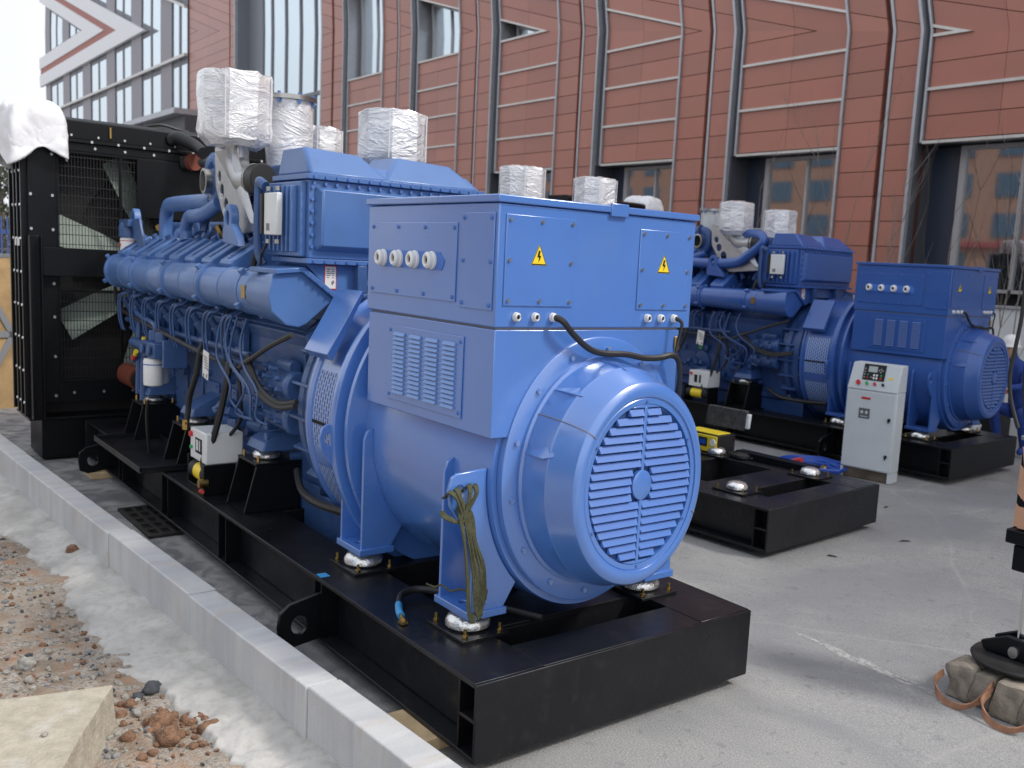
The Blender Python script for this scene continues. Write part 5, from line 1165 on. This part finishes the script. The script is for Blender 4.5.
build('hydraulic_hose', MB().tube([unp(1026, 428, 3.2), unp(1024, 400, 3.2), unp(1025, 370, 3.2), unp(1030, 330, 3.2)], .009, 8), RUB, og)
# ================================================================ workers' corner behind the far set
px0 = Vector((-2.80, 9.95, -.055))
def skin_figure(name, verts, edges, radii, root_i, m, parent, sub=2):
    me = bpy.data.meshes.new(name); me.from_pydata([(v[0], v[1], v[2]*S) for v in verts], edges, []); o = bpy.data.objects.new(name, me); COL.objects.link(o); o.parent = parent
    me.materials.append(m)
    md = o.modifiers.new('skin', 'SKIN'); md.use_smooth_shade = True
    for i, r_ in enumerate(radii): me.skin_vertices[0].data[i].radius = (r_, r_)
    me.skin_vertices[0].data[root_i].use_root = True
    ss = o.modifiers.new('sub', 'SUBSURF'); ss.levels = sub; ss.render_levels = sub
    return o
pr_ = thing('person', 'crouching worker in blue overalls with orange stripe and white helmet at the right edge', 'person', px0, R(0))
V = [(0, 0, .48), (.0, -.03, .62), (-.03, -.10, .78), (-.05, -.16, .93), (-.07, -.21, 1.02), (-.07, -.25, 1.10), (-.08, -.28, 1.17),
     (-.20, -.15, .92), (-.30, -.28, .78), (-.24, -.46, .76), (-.22, -.50, .75), (.10, -.16, .92), (.17, -.30, .76), (.05, -.44, .74), (.03, -.48, .73),
     (-.13, .0, .46), (-.17, -.34, .52), (-.16, -.14, .10), (-.16, -.26, .05), (.13, .0, .46), (.18, -.33, .50), (.16, -.12, .10), (.16, -.24, .05)]
Ed = [(0, 1), (1, 2), (2, 3), (3, 4), (4, 5), (5, 6), (3, 7), (7, 8), (8, 9), (9, 10), (3, 11), (11, 12), (12, 13), (13, 14), (0, 15), (15, 16), (16, 17), (17, 18), (0, 19), (19, 20), (20, 21), (21, 22)]
Rr_ = [.14, .13, .14, .13, .06, .085, .08, .075, .05, .035, .03, .075, .05, .035, .03, .10, .075, .05, .045, .10, .075, .05, .045]
skin_figure('body', V, Ed, Rr_, 0, JACKET, pr_)
hd_ = MB(); hd_.latz([(.03, 1.03), (.065, 1.05), (.08, 1.10), (.083, 1.15), (.07, 1.20), (.02, 1.235)], -.075, -.27, 20); build('head', hd_, SKIN, pr_, ang=80)
hl = MB(); hl.latz([(.125, 1.155), (.12, 1.165), (.112, 1.17), (.108, 1.20), (.092, 1.245), (.055, 1.275), (.01, 1.285)], -.075, -.27, 24); build('safety_helmet', hl, WHITEP, pr_, ang=50)
build('orange_stripe', MB().tube([(-.16, -.31, .98), (-.15, -.31, .88), (-.13, -.27, .76), (-.10, -.19, .66)], .02, 8), ORANGE, pr_)
for s_ in (-1, 1):
    hx, hy, hz_ = (-.22, -.51, .75) if s_ < 0 else (.03, -.49, .73)
    m = MB(); m.obox((hx, hy-.03, hz_), (1, 0, 0), (0, 1, 0), (0, 0, 1), .04, .045, .014)
    build('palm', m, SKIN, pr_, .012)
    for k in range(4):
        fx_ = hx-.03+.02*k; build('finger', MB().tube([(fx_, hy-.07, hz_), (fx_, hy-.10, hz_-.004), (fx_, hy-.12, hz_-.02), (fx_, hy-.125, hz_-.04-.004*(k in (1, 2)))], .0085, 8), SKIN, pr_)
    build('thumb', MB().tube([(hx-s_*.04, hy-.02, hz_), (hx-s_*.06, hy-.05, hz_-.01), (hx-s_*.05, hy-.08, hz_-.02)], .010, 8), SKIN, pr_)
bu = thing('bucket', 'white plastic bucket on the ground behind the end of the dark blue set', 'bucket', (-3.25, 9.62, -.055))
m = MB(); m.latz([(.10, .001), (.13, .27), (.137, .27), (.137, .29), (.128, .29), (.098, .02)], 0, 0, 28, cap1=True); build('pail', m, WHITEP, bu)
build('handle', MB().tube([(.137, 0, .25), (.12, .03, .14), (0, .15, .10), (-.12, .03, .14), (-.137, 0, .25)], .004, 6), STEEL, bu)
bg = build('equipment_case', MB().box(-.35, .35, -.2, .2, .0, .35), BLACKM, None, .02); bg.location = (-3.7, 10.7, -.055*S); tag(bg, 'low black equipment case behind the crouching worker', 'case')

# ================================================================ BUILDINGS
Y0 = 14.0
def proj(x, y, z):
    d = Vector((x, y, z*S))-CAM; zz = d.dot(_f); return PCX+FPX*d.dot(_r)/zz, PCY-FPX*d.dot(_u)/zz
def unproj(a, c, y=Y0):
    d = (_r*((a-PCX)/FPX)-_u*((c-PCY)/FPX)+_f); t = (y-CAM.y)/d.y; p = CAM+d*t; return p.x, p.z/S
FOLD = 31.0
# the facade's fold: a straight line across the wall plane, where the cladding pattern turns into its mirror pattern
_a = unproj(100, FOLD); _b = unproj(900, FOLD); FS = (_b[1]-_a[1])/(_b[0]-_a[0]); fold = lambda x: _a[1]+(x-_a[0])*FS
def mir(x, z):
    a, c = proj(x, Y0, z); return unproj(a, 2*FOLD-c)
def clip(poly, side):
    out = []
    f = lambda p: (p[1]-fold(p[0]))*side
    for i in range(len(poly)):
        p, q = poly[i], poly[(i+1) % len(poly)]; fp, fq = f(p), f(q)
        if fp <= 0: out.append(p)
        if (fp < 0 < fq) or (fq < 0 < fp): t = fp/(fp-fq); out.append((p[0]+(q[0]-p[0])*t, p[1]+(q[1]-p[1])*t))
    return out
def fac(m, poly, ya, yb):
    lo = clip(poly, 1)
    if len(lo) < 3: return
    # keep simple: consecutive duplicates removed
    def dd(P):
        o = []
        for p in P:
            if not o or (abs(p[0]-o[-1][0])+abs(p[1]-o[-1][1])) > 1e-5: o.append(p)
        if len(o) > 2 and abs(o[0][0]-o[-1][0])+abs(o[0][1]-o[-1][1]) < 1e-5: o.pop()
        return o
    lo = dd(lo)
    if len(lo) >= 3: m.prism(lo, 'y', ya, yb)
    # mirrored part: only what lies within a band below the fold
    f2 = lambda x: fold(x)-(unproj(proj(x, Y0, fold(x))[0], FOLD)[1]-unproj(proj(x, Y0, fold(x))[0], FOLD+46)[1])
    hi = []
    for i in range(len(lo)):
        p, q = lo[i], lo[(i+1) % len(lo)]; fp, fq = p[1]-f2(p[0]), q[1]-f2(q[0])
        if fp >= 0: hi.append(p)
        if fp*fq < 0: t = fp/(fp-fq); hi.append((p[0]+(q[0]-p[0])*t, p[1]+(q[1]-p[1])*t))
    hi = dd(hi)
    if len(hi) >= 3: m.prism([mir(*p) for p in hi][::-1], 'y', ya, yb)
def rect(x0, x1, z0, z1): return [(x0, z0), (x1, z0), (x1, z1), (x0, z1)]

def brick_mat():
    m, n, l, p = nodes_of('terracotta_cladding'); p.inputs['Roughness'].default_value = .38; p.inputs['Coat Weight'].default_value = .4; p.inputs['Coat Roughness'].default_value = .35
    tc = n.new('ShaderNodeTexCoord')
    at = n.new('ShaderNodeAttribute'); at.attribute_name = 'tone'
    t = n.new('ShaderNodeTexNoise'); t.inputs['Scale'].default_value = 1.2; t.inputs['Detail'].default_value = 8; l.new(tc.outputs['Object'], t.inputs[0])
    mx = n.new('ShaderNodeMix'); mx.data_type = 'RGBA'; l.new(t.outputs[0], mx.inputs[0]); mx.inputs[6].default_value = (.44, .160, .110, 1); mx.inputs[7].default_value = (.37, .138, .098, 1)
    hs = n.new('ShaderNodeMix'); hs.data_type = 'RGBA'; hs.blend_type = 'MULTIPLY'; hs.inputs[0].default_value = 1; l.new(mx.outputs[2], hs.inputs[6]); l.new(at.outputs['Color'], hs.inputs[7])
    l.new(hs.outputs[2], p.inputs['Base Color']); return m
BRICK = brick_mat()
CHAN = mat('grey_metal_channel', (.46, .47, .50), .38, .5, var=.1)
CHAND = mat('dark_grey_reveal', (.085, .09, .105), .55, .2)
RAIL = mat('champagne_rail', (.62, .60, .57), .35, .6, var=.1)
FRAME = mat('window_frame_grey', (.42, .41, .42), .4, .3)
GLASSM = bpy.data.materials.new('window_glass'); GLASSM.use_nodes = True
_p = GLASSM.node_tree.nodes['Principled BSDF']; _p.inputs['Base Color'].default_value = (.02, .03, .035, 1); _p.inputs['Roughness'].default_value = .03; _p.inputs['Specular IOR Level'].default_value = 1.; _p.inputs['IOR'].default_value = 2.7
GLASS2 = bpy.data.materials.new('curtain_wall_glass'); GLASS2.use_nodes = True
_p = GLASS2.node_tree.nodes['Principled BSDF']; _p.inputs['Base Color'].default_value = (.70, .79, .84, 1); _p.inputs['Roughness'].default_value = .08; _p.inputs['Metallic'].default_value = .9

OB = thing('office_building', 'terracotta clad office building with grey vertical channels behind the generator sets', 'building', (0, 0, 0))
def tone_mesh(m, seed):
    lay = m.b.loops.layers.float_color.new('tone'); r_ = random.Random(seed)
    # each connected panel gets one tone
    seen = set()
    for f in m.b.faces:
        if f.index in seen and False: continue
    m.b.faces.ensure_lookup_table(); done = set()
    for f in m.b.faces:
        if f in done: continue
        st = [f]; t = r_.uniform(.88, 1.05); g_ = t*r_.uniform(.97, 1.06)
        while st:
            q = st.pop()
            if q in done: continue
            done.add(q)
            for lp in q.loops: lp[lay] = (t, g_, g_, 1)
            for e in q.edges:
                for k in e.link_faces:
                    if k not in done: st.append(k)
cl_m = MB(); dark_m = MB()
H1 = .3925; Z0r = 3.82; JG = .006
bays = [dict(c0=-7.22+4.6, c1=-7.05+4.6, g=-4.2+4.6), dict(c0=-7.25, c1=-7.04, g=-4.22), dict(c0=-11.72, c1=-11.46, g=-8.83), dict(c0=-16.30, c1=-15.96, g=-13.36), dict(c0=-21.05, c1=-20.66, g=-17.95), dict(c0=-25.75, c1=-25.35, g=-22.87), dict(c0=-30.8, c1=-30.4, g=-27.8)]
bays += [dict(c0=-2.62+4.6*k, c1=-2.44+4.6*k, g=.38+4.6*k) for k in range(1, 7)]
def rows(x0, x1, z0, z1, joints=()):
    k = math.floor((z0-Z0r)/H1)
    while Z0r+k*H1 < z1:
        a, c = max(z0, Z0r+k*H1)+JG, min(z1, Z0r+(k+1)*H1)-JG; k += 1
        if c-a < .02: continue
        X = [x0]+list(joints)+[x1]
        for u, v in zip(X, X[1:]): fac(cl_m, rect(u+JG*.6, v-JG*.6, a, c), Y0, Y0+.12)
ZT = 13
for bi, b_ in enumerate(bays):
    c0, c1, g_ = b_['c0'], b_['c1'], b_['g']
    nxt = c0+4.6 if bi < 2 or bi > 6 else {2: -7.25, 3: -11.72, 4: -16.30, 5: -21.05, 6: -25.75}[bi]
    gap = g_+.86 if c0 > -29 else g_+.95
    up2 = 6.90
    win2 = True
    rows(c1+.02, g_-.03, Z0r+.04, up2 if win2 else ZT, [(c1+g_)/2-.03])
    rows(g_+.03, gap-.02, -.05, ZT); rows(gap+.17, nxt-.01, -.05, ZT)
    ch = MB(); fac(ch, rect(c0, c0+.06, -.05, ZT), Y0-.10, Y0+.5); fac(ch, rect(c1-.04, c1, Z0r, ZT), Y0-.06, Y0+.5)
    build('metal_channel', ch, CHAN, OB)
    cd = MB(); fac(cd, rect(c0+.06, c1-.04, Z0r, ZT), Y0+.04, Y0+.10); fac(cd, rect(c0+.06, c0+.10, -.05, Z0r), Y0, Y0+.75); fac(cd, rect(c0+.06, c0+.10, up2, ZT), Y0+.10, Y0+.75)
    build('reveal', cd, CHAND, OB)
    gl = MB(); fac(gl, rect(g_-.03, g_+.02, -.05, ZT), Y0-.05, Y0+.4); fac(gl, rect(gap+.10, gap+.16, -.05, ZT), Y0-.02, Y0+.1); build('corner_trim', gl, CHAN, OB)
    dk_ = MB(); fac(dk_, rect(gap-.02, gap+.10, -.05, ZT), Y0+.06, Y0+.10); build('shadow_gap', dk_, mat('dark_red_gap', (.10, .03, .02), .7), OB)
    tone_mesh(cl_m, 3+bi); build('terracotta_cladding', cl_m, BRICK, OB, flat=True); cl_m = MB()
    rl = MB()
    for z in (Z0r, 4.605, 5.385, 6.14, up2): fac(rl, rect(c1, g_-.03, z-.02, z+.024), Y0-.05, Y0+.12)
    build('rail', rl, RAIL, OB)
    # soffit and ground-floor window
    sf = MB(); sf.box(c0+.06, g_-.03, Y0+.13, Y0+.75, Z0r+.0, Z0r+.03); build('soffit', sf, CHAND, OB)
    for lev, (za, zb) in enumerate(((1.62, Z0r-.02), (up2+.04, ZT))):
        yb = Y0+(.55 if lev == 0 else .42); xa, xb = c1+.02 if lev else c0+.10, g_-.04
        wf = MB(); gm = MB()
        w_ = xb-xa; fx0 = xa+w_*(.20 if lev == 0 else .06)
        fac(wf, rect(fx0, fx0+.11, za, zb), yb-.06, yb+.05); fac(wf, rect(xb-.09, xb, za, zb), yb-.06, yb+.05)
        mid_ = fx0+.11+(xb-.09-fx0-.11)*.5; fac(wf, rect(mid_-.03, mid_+.03, za, zb), yb-.05, yb+.05)
        fac(wf, rect(fx0+.11, xb-.09, za, za+.05), yb-.05, yb+.05)
        if lev == 0: fac(wf, rect(fx0, xb, zb-.06, zb), yb-.055, yb+.05)
        w = build('window', wf, FRAME, OB)
        fac(gm, rect(fx0+.10, mid_-.02, za+.04, zb), yb, yb+.02); build('pane', gm, GLASSM if lev == 0 else GLASS2, w)
        gm = MB(); fac(gm, rect(mid_+.02, xb-.08, za+.04, zb), yb, yb+.02); build('pane', gm, GLASSM if lev == 0 else GLASS2, w)
        dm = MB(); fac(dm, rect(xa, fx0, za, zb), yb+.02, yb+.06); build('side_panel', dm, mat('navy_side_panel', (.035, .045, .07), .35), w)
# left part of the main block: tall glazing, plain wall
rows(-32.8, -31.9, -.05, ZT); rows(-31.72, -30.82, -.05, ZT)
dk_ = MB(); fac(dk_, rect(-31.9, -31.72, -.05, ZT), Y0+.06, Y0+.10); build('shadow_gap', dk_, mat('dark_red_gap', (.10, .03, .02), .7), OB)
tone_mesh(cl_m, 33); build('terracotta_cladding', cl_m, BRICK, OB, flat=True); cl_m = MB()
rows(-48.7, -42.9, 7.2, 14, [-45.8]); rows(-42.75, -42.0, 7.2, 14); rows(-48.7, -42.0, -.05, 6.9, [-45.8])
tone_mesh(cl_m, 34); build('terracotta_cladding', cl_m, BRICK, OB, flat=True)
gz = MB(); fac(gz, rect(-42.0, -41.9, -.05, 16), Y0-.10, Y0+.8); fac(gz, rect(-32.92, -32.82, -.05, 16), Y0-.0, Y0+.5); build('corner_trim', gz, CHAN, OB)
rv = MB(); fac(rv, rect(-41.9, -39.5, -.05, 16), Y0+.5, Y0+.6); fac(rv, rect(-41.9, -41.8, -.05, 16), Y0, Y0+.8); build('reveal', rv, mat('mid_grey_reveal', (.22, .24, .27), .4, .2), OB)
wf = MB()
for x in (-39.5, -38.45, -36.95, -35.45, -34.0): fac(wf, rect(x-.07, x+.07, -.05, 16), Y0+.25, Y0+.36)
fac(wf, rect(-39.5, -32.92, 6.80, 6.92), Y0+.24, Y0+.36)
w = build('glazed_bay', wf, mat('dark_mullion', (.15, .16, .18), .4, .3), OB)
gm = MB(); fac(gm, rect(-39.5, -32.92, -.05, 16), Y0+.30, Y0+.33); build('pane', gm, GLASS2, w)
cn = MB(); cn.box(-56, -46.5, Y0-1.4, Y0-.02, 6.95, 7.18); build('canopy', cn, CHAN, OB, .01)
cb_m = MB(); cb_m.box(-56, -46.5, Y0-.9, Y0-.02, 6.2, 6.94); build('canopy_beam', cb_m, CHAND, OB)
# body, backing, roof-level cladding above the chevrons
bd = MB(); bd.box(-48.7, 27, Y0+.95, Y0+14, -.06, 15.0); build('building_core', bd, mat('interior_grey', (.05, .055, .06), .8), OB)
JD = mat('joint_dark_red', (.06, .02, .015), .8)
for b_ in bays:
    bk_ = MB(); fac(bk_, rect(b_['g']-.03, b_['c0']+4.6, -.05, ZT), Y0+.125, Y0+.20); fac(bk_, rect(b_['c0'], b_['g']-.03, Z0r+.03, 6.9), Y0+.125, Y0+.20); build('backing_wall', bk_, JD, OB)
bk_ = MB(); fac(bk_, rect(-48.7, -42.0, -.05, 14), Y0+.125, Y0+.20); build('backing_wall', bk_, JD, OB)
tp = MB(); c_ = lambda a: unproj(a, -14)
tops = [unproj(a, -14) for a in (-30, 100, 300, 600, 900, 1060)]
tops = [(27, 8.5)] + [p for p in tops[::-1]]
tops = [(max(p[0], -48.7), p[1]) if p[0] > -48.7 else (-48.7, p[1]) for p in tops]
for p, q in zip(tops, tops[1:]):
    if abs(p[0]-q[0]) > .1: tp.prism([(p[0], p[1]), (q[0], min(q[1], 14.9)), (q[0], 15.2), (p[0], 15.2)], 'y', Y0-.02, Y0+.94)
build('upper_wall', tp, mat('upper_terracotta', (.33, .105, .07), .55, var=.1), OB)  # plain wall above the view, added up to roof height for its shading
# low white base wall along the foot
bw = MB()
for x in range(-12, 5): bw.box(x*2.0+.01, x*2.0+1.99, Y0-.9, Y0-.78, -.055, 1.42)
o = build('site_hoarding', bw, mat('white_board', (.60, .61, .62), .6, var=.12, vscale=1.5, dirt=(.45, .43, .40), dirt_amt=.4), None, .004); tag(o, 'low white board wall running along the foot of the terracotta building', 'wall')
sl2 = MB(); sl2.box(-24, 10, Y0-.94, Y0-.74, 1.425, 1.46); build('wall_cap', sl2, CHAN, o, .003)

# far glazed wing with white chevron bands
GW = thing('office_wing', 'distant glazed office wing with white chevron bands and red stripe at upper left', 'building', (0, 0, 0))
XL = -85.3
pil = [(-84.0, -82.3), (-77.7, -75.7), (-71.5, -69.4), (-65.0, -63.1), (-59.2, -57.2), (-53.3, -51.5)]
for a, c in pil:
    m = MB(); fac(m, rect(a, c, 0, 22), Y0-.05, Y0+.3); build('pilaster', m, mat('mauve_grey_metal', (.30, .28, .31), .5, .2), GW)
for (a, c) in zip([p[1] for p in pil], [p[0] for p in pil[1:]]+[-48.75]):
    wf = MB(); mid_ = (a+c)/2
    fac(wf, rect(mid_-.14, mid_+.14, 0, 22), Y0-.03, Y0+.3); fac(wf, rect(a, a+.12, 0, 22), Y0-.05, Y0+.3); fac(wf, rect(c-.12, c, 0, 22), Y0-.05, Y0+.3)
    fac(wf, rect(a, c, 9.36, 9.60), Y0-.02, Y0+.3); fac(wf, rect(a, c, 11.3, 11.55), Y0-.02, Y0+.3); fac(wf, rect(a, c, 13.4, 13.6), Y0-.02, Y0+.3)
    w = build('window', wf, mat('wing_dark_frame', (.09, .09, .11), .4), GW)
    for u, v in ((a+.12, mid_-.14), (mid_+.14, c-.12)):
        gm = MB(); fac(gm, rect(u, v, 0, 22), Y0+.0, Y0+.05); build('pane', gm, GLASS2, w)
m = MB(); fac(m, rect(XL+3, -48.8, 9.62, 9.74), Y0-.22, Y0-.06); build('rail', m, RAIL, GW)
WB = mat('white_panel', (.88, .88, .90), .5)
m = MB(); fac(m, rect(XL, -40, 11.55, 12.30), Y0-.25, Y0-.06); fac(m, rect(XL, -40, 12.68, 13.40), Y0-.25, Y0-.06); build('white_band', m, WB, GW)
m = MB(); fac(m, rect(XL+.2, -40, 12.31, 12.67), Y0-.20, Y0-.06); build('red_stripe', m, mat('dusty_red_panel', (.42, .16, .13), .6), GW)
m = MB(); m.box(-84, -48.72, Y0+.4, Y0+14, 0, 15); build('wing_core', m, mat('interior_grey', (.05, .055, .06), .8), GW)
m = MB(); m.box(-84, -83.9, Y0, Y0+14, 0, 15); build('end_wall', m, mat('mauve_grey_metal', (.30, .28, .31), .5, .2), GW)

# opposite building, outside the picture but mirrored in the windows
OP = thing('apartment_building', 'tan brick apartment building across the site, mirrored in the ground floor windows', 'building', (-20, -120, 0))
OBM = mat('tan_orange_brick', (.34, .20, .15), .8, var=.2, vscale=2)
m = MB(); m.box(-190, -30, -30, 0, 0, 30); build('wall', m, OBM, OP)
wm = mat('blue_window', (.05, .10, .16), .2)
for fl_ in range(5):
    for k in range(17):
        x = -186+k*9.2; q = MB(); q.box(x, x+5.0, .02, .2, 3.0+fl_*5.4, 6.2+fl_*5.4); build('window', q, wm, OP)
m = MB(); m.box(-190, -30, .21, 1, 7.0, 7.7); build('red_fascia', m, mat('red_fascia', (.30, .06, .07), .5), OP)
TW = thing('glass_tower', 'blue glass tower across the site, mirrored in the right-hand windows', 'building', (20, -125, 0))
m = MB(); m.box(-60, 10, -25, 0, 0, 70); build('tower_body', m, mat('tower_blue', (.08, .16, .28), .3), TW)
m = MB()
for k in range(12): m.box(-60+k*5.6, -59.6+k*5.6, .01, .3, 0, 70)
build('tower_mullions', m, GREYB, TW)

# ================================================================ PLANTS
def sapling(x, y, h, seed, label):
    r_ = random.Random(seed); t = thing('sapling', label, 'tree', (x, y, -.055), 0, 'bare saplings in front of the building')
    m = MB()
    lean = r_.uniform(-.08, .08)
    def br(p, d, l_, r0, lev):
        n_ = 5; pts = [p]; q = Vector(p); dd_ = Vector(d)
        for i in range(n_):
            dd_ = (dd_+Vector((r_.uniform(-.09, .09), r_.uniform(-.09, .09), r_.uniform(.02, .12)))).normalized(); q = q+dd_*l_/n_; pts.append(q.copy())
        m.tube(pts, lambda t_: r0*(1-.75*t_), 5 if lev else 7, 2)
        if lev < 2:
            for k in range(6 if lev == 0 else 3):
                i = r_.randint(1 if lev == 0 else 1, n_); a = r_.uniform(0, 2*PI)
                nd = (dd_*.75+Vector((math.cos(a), math.sin(a), .25))*.55).normalized(); br(pts[i], nd, l_*r_.uniform(.3, .5), r0*.42, lev+1)
    br(Vector((0, 0, 0)), Vector((lean, lean*.5, 1)).normalized(), h, .014, 0)
    build('trunk', m, BARK, t)
# positions by bearing: (picture x of the foot, distance plane y, height)
sap = [(866, 12.4, 3.9, 'bare sapling with pale forked trunk between the dark blue cooler and alternator box'), (892, 12.7, 3.0, 'thin bare sapling in front of the grey reveal right of the alternator box'), (948, 12.2, 2.7, 'bare sapling in front of the right-hand window'), (985, 12.5, 3.1, 'bare sapling mirrored at the middle of the right-hand window'), (1010, 12.2, 3.3, 'bare sapling nearest the right edge of the picture'), (820, 12.4, 3.4, 'bare sapling in front of the window above the air filters'), (755, 12.6, 3.2, 'bare sapling left of the upright window frame'), (680, 12.5, 3.2, 'bare sapling behind the nearest terminal box lid'), (845, 12.7, 3.6, 'slender bare sapling left of the forked one')]
for i, (a, y, h, lab) in enumerate(sap):
    x, z = unproj(a, 330, y); sapling(x, y, h, 20+i, lab)
# tree and blue fence at the far left edge
TF = mat('dull_foliage', (.075, .085, .05), .8, var=.4)
def leafy(name, x, y, h, w, seed, label, nl=2600, m_=TF, zc=.62):
    r_ = random.Random(seed); t = thing(name, label, 'tree', (x, y, -.1))
    tm = MB(); tm.tube([(0, 0, 0), (.1, .05, h*.3), (.0, .1, h*.6), (.05, 0, h*.9)], lambda u: .14*(1-.8*u), 8)
    for k in range(9):
        a = r_.uniform(0, 2*PI); z = h*r_.uniform(.3, .75); tm.tube([(0, .05, z), (w*.5*math.cos(a)*.5, w*.5*math.sin(a)*.5, z+h*.12), (w*.8*math.cos(a)*.5, w*.8*math.sin(a)*.5, z+h*.25)], lambda u: .05*(1-.8*u), 6)
    build('trunk', tm, BARK, t); m = MB()
    cl_ = [(Vector((r_.gauss(0, w*.28), r_.gauss(0, w*.28), h*r_.uniform(.32, 1.0))), r_.uniform(.35, .8)) for _ in range(26)]
    for k in range(nl):
        c, rr = r_.choice(cl_); d = Vector((r_.gauss(0, 1), r_.gauss(0, 1), r_.gauss(0, 1))).normalized()*rr*r_.uniform(.3, 1)**.5*w*.28; p = c+d
        a, b_ = Vector((r_.uniform(-1, 1), r_.uniform(-1, 1), r_.uniform(-1, 1))).normalized(), Vector((r_.uniform(-1, 1), r_.uniform(-1, 1), r_.uniform(-1, 1))).normalized(); s_ = r_.uniform(.04, .10)
        m.face([p-a*s_, p+b_*s_*.5, p+a*s_, p-b_*s_*.5])
    build('crown', m, m_, t, flat=True)
x, z = unproj(8, 250, 3.6)
def bear(a, dist):   # point on the ground at a distance along the bearing of picture column a
    d = (_r*((a-PCX)/FPX)+_f); d = Vector((d.x, d.y)).normalized(); return CAM.x+d.x*dist, CAM.y+d.y*dist
x, y = bear(3, 30); leafy('leafy_tree', x, y, 3.7, 2.4, 4, 'dull green tree rising behind the left edge of the nearest radiator')
x, y = bear(-22, 33); leafy('leafy_tree', x, y, 3.2, 2.6, 6, 'dull green tree at the far left edge of the picture', 2000)
fx_, fy_ = bear(4, 24)
fn = thing('site_fence', 'blue metal site fence beyond the wooden cable drum at the left edge', 'fence', (fx_, fy_, -.1), R(100))
m = MB()
for k in range(46): m.box(-2.5+k*.12, -2.47+k*.12, -.012, .012, .1, 2.1)
build('fence_bars', m, mat('blue_fence_paint', (.05, .09, .28), .5), fn); build('fence_rail', MB().box(-2.5, 2.9, .013, .04, .3, .36).box(-2.5, 2.9, .013, .04, 1.8, 1.86), mat('blue_fence_paint', (.05, .09, .28), .5), fn)
# wooden cable drum lying behind the radiator
dx_, dy_ = bear(2, 13.2)
dz0 = -.05; cd_ = thing('cable_drum', 'wooden cable drum with grey steel rim at the left edge behind the radiator', 'cable drum', (dx_, dy_, dz0), R(-82))
Rd = .78
for yy in (-.42, .42):
    fl_ = build('drum_flange', MB().laty([(yy-.02, Rd-.03), (yy+.02, Rd-.03)], 0, Rd, 48), mat('drum_boards', (.50, .33, .16), .75, var=.35, vscale=4, bump=.3), cd_)
    q = MB(); q.laty([(yy-.025, Rd-.035), (yy-.03, Rd), (yy+.03, Rd), (yy+.025, Rd-.035)], 0, Rd, 48, cap0=False, cap1=False)
    build('drum_rim', q, mat('galvanised_rim', (.33, .35, .38), .5, .5), fl_)
    q = MB()
    for a in (0, PI/3, 2*PI/3): q.obox((0, yy-.03 if yy < 0 else yy+.03, Rd), (math.cos(a), 0, math.sin(a)), (0, 1, 0), (-math.sin(a), 0, math.cos(a)), Rd-.05, .008, .03)
    build('drum_spoke', q, mat('galvanised_rim', (.33, .35, .38), .5, .5), fl_)
build('drum_core', MB().laty([(-.4, .5), (.4, .5)], 0, Rd, 32), BLACKM, cd_)

# ================================================================ SKY, SUN, CAMERA
w = bpy.data.worlds.new('World'); scene.world = w; w.use_nodes = True; nt = w.node_tree; bgn = nt.nodes['Background']
sky = nt.nodes.new('ShaderNodeTexSky'); sky.sky_type = 'NISHITA'; sky.sun_disc = False
sv = Vector((.58, .40, .74)).normalized()
el = math.asin(sv.z); az = math.atan2(sv.x, sv.y)
sky.sun_elevation = el; sky.sun_rotation = az; sky.air_density = 1.2; sky.dust_density = 6.0; sky.ozone_density = 1.0; sky.altitude = 0
hsv = nt.nodes.new('ShaderNodeHueSaturation'); hsv.inputs['Saturation'].default_value = .55
nt.links.new(sky.outputs[0], hsv.inputs['Color'])
tcw = nt.nodes.new('ShaderNodeTexCoord'); cn_ = nt.nodes.new('ShaderNodeTexNoise'); cn_.inputs['Scale'].default_value = 1.6; cn_.inputs['Detail'].default_value = 6; nt.links.new(tcw.outputs['Generated'], cn_.inputs[0])
cr_ = nt.nodes.new('ShaderNodeMapRange'); cr_.inputs[1].default_value = .30; cr_.inputs[2].default_value = .62; cr_.inputs[3].default_value = .55; cr_.inputs[4].default_value = 1.0; nt.links.new(cn_.outputs[0], cr_.inputs[0])
cm_ = nt.nodes.new('ShaderNodeMix'); cm_.data_type = 'RGBA'; nt.links.new(cr_.outputs[0], cm_.inputs[0]); nt.links.new(hsv.outputs[0], cm_.inputs[6]); cm_.inputs[7].default_value = (7.6, 7.9, 8.5, 1)
nt.links.new(cm_.outputs[2], bgn.inputs[0]); bgn.inputs[1].default_value = .13
sd = bpy.data.lights.new('sun', 'SUN'); sd.energy = 2.0; sd.angle = R(9.0); sd.color = (1, .965, .91)
so = bpy.data.objects.new('sun', sd); COL.objects.link(so); so.rotation_euler = (-sv).to_track_quat('-Z', 'Y').to_euler()
cd = bpy.data.cameras.new('camera'); co = bpy.data.objects.new('camera', cd); COL.objects.link(co); scene.camera = co
Mx = Matrix((_r, _u, -_f)).transposed().to_4x4(); Mx.translation = CAM; co.matrix_world = Mx
cd.sensor_width = 36; cd.lens = FPX*36/1024; cd.shift_x = -(PCX-512)/1024; cd.shift_y = (PCY-384)/1024
cd.clip_end = 3000; cd.clip_start = .05
cd.dof.use_dof = True; cd.dof.focus_distance = 4.3; cd.dof.aperture_fstop = 3.6
vs = scene.view_settings; vs.view_transform = 'Standard'; vs.look = 'None'; vs.exposure = .25; vs.gamma = 1
scene.render.engine = 'CYCLES'; scene.cycles.use_denoising = True; scene.cycles.max_bounces = 6; scene.cycles.transparent_max_bounces = 8
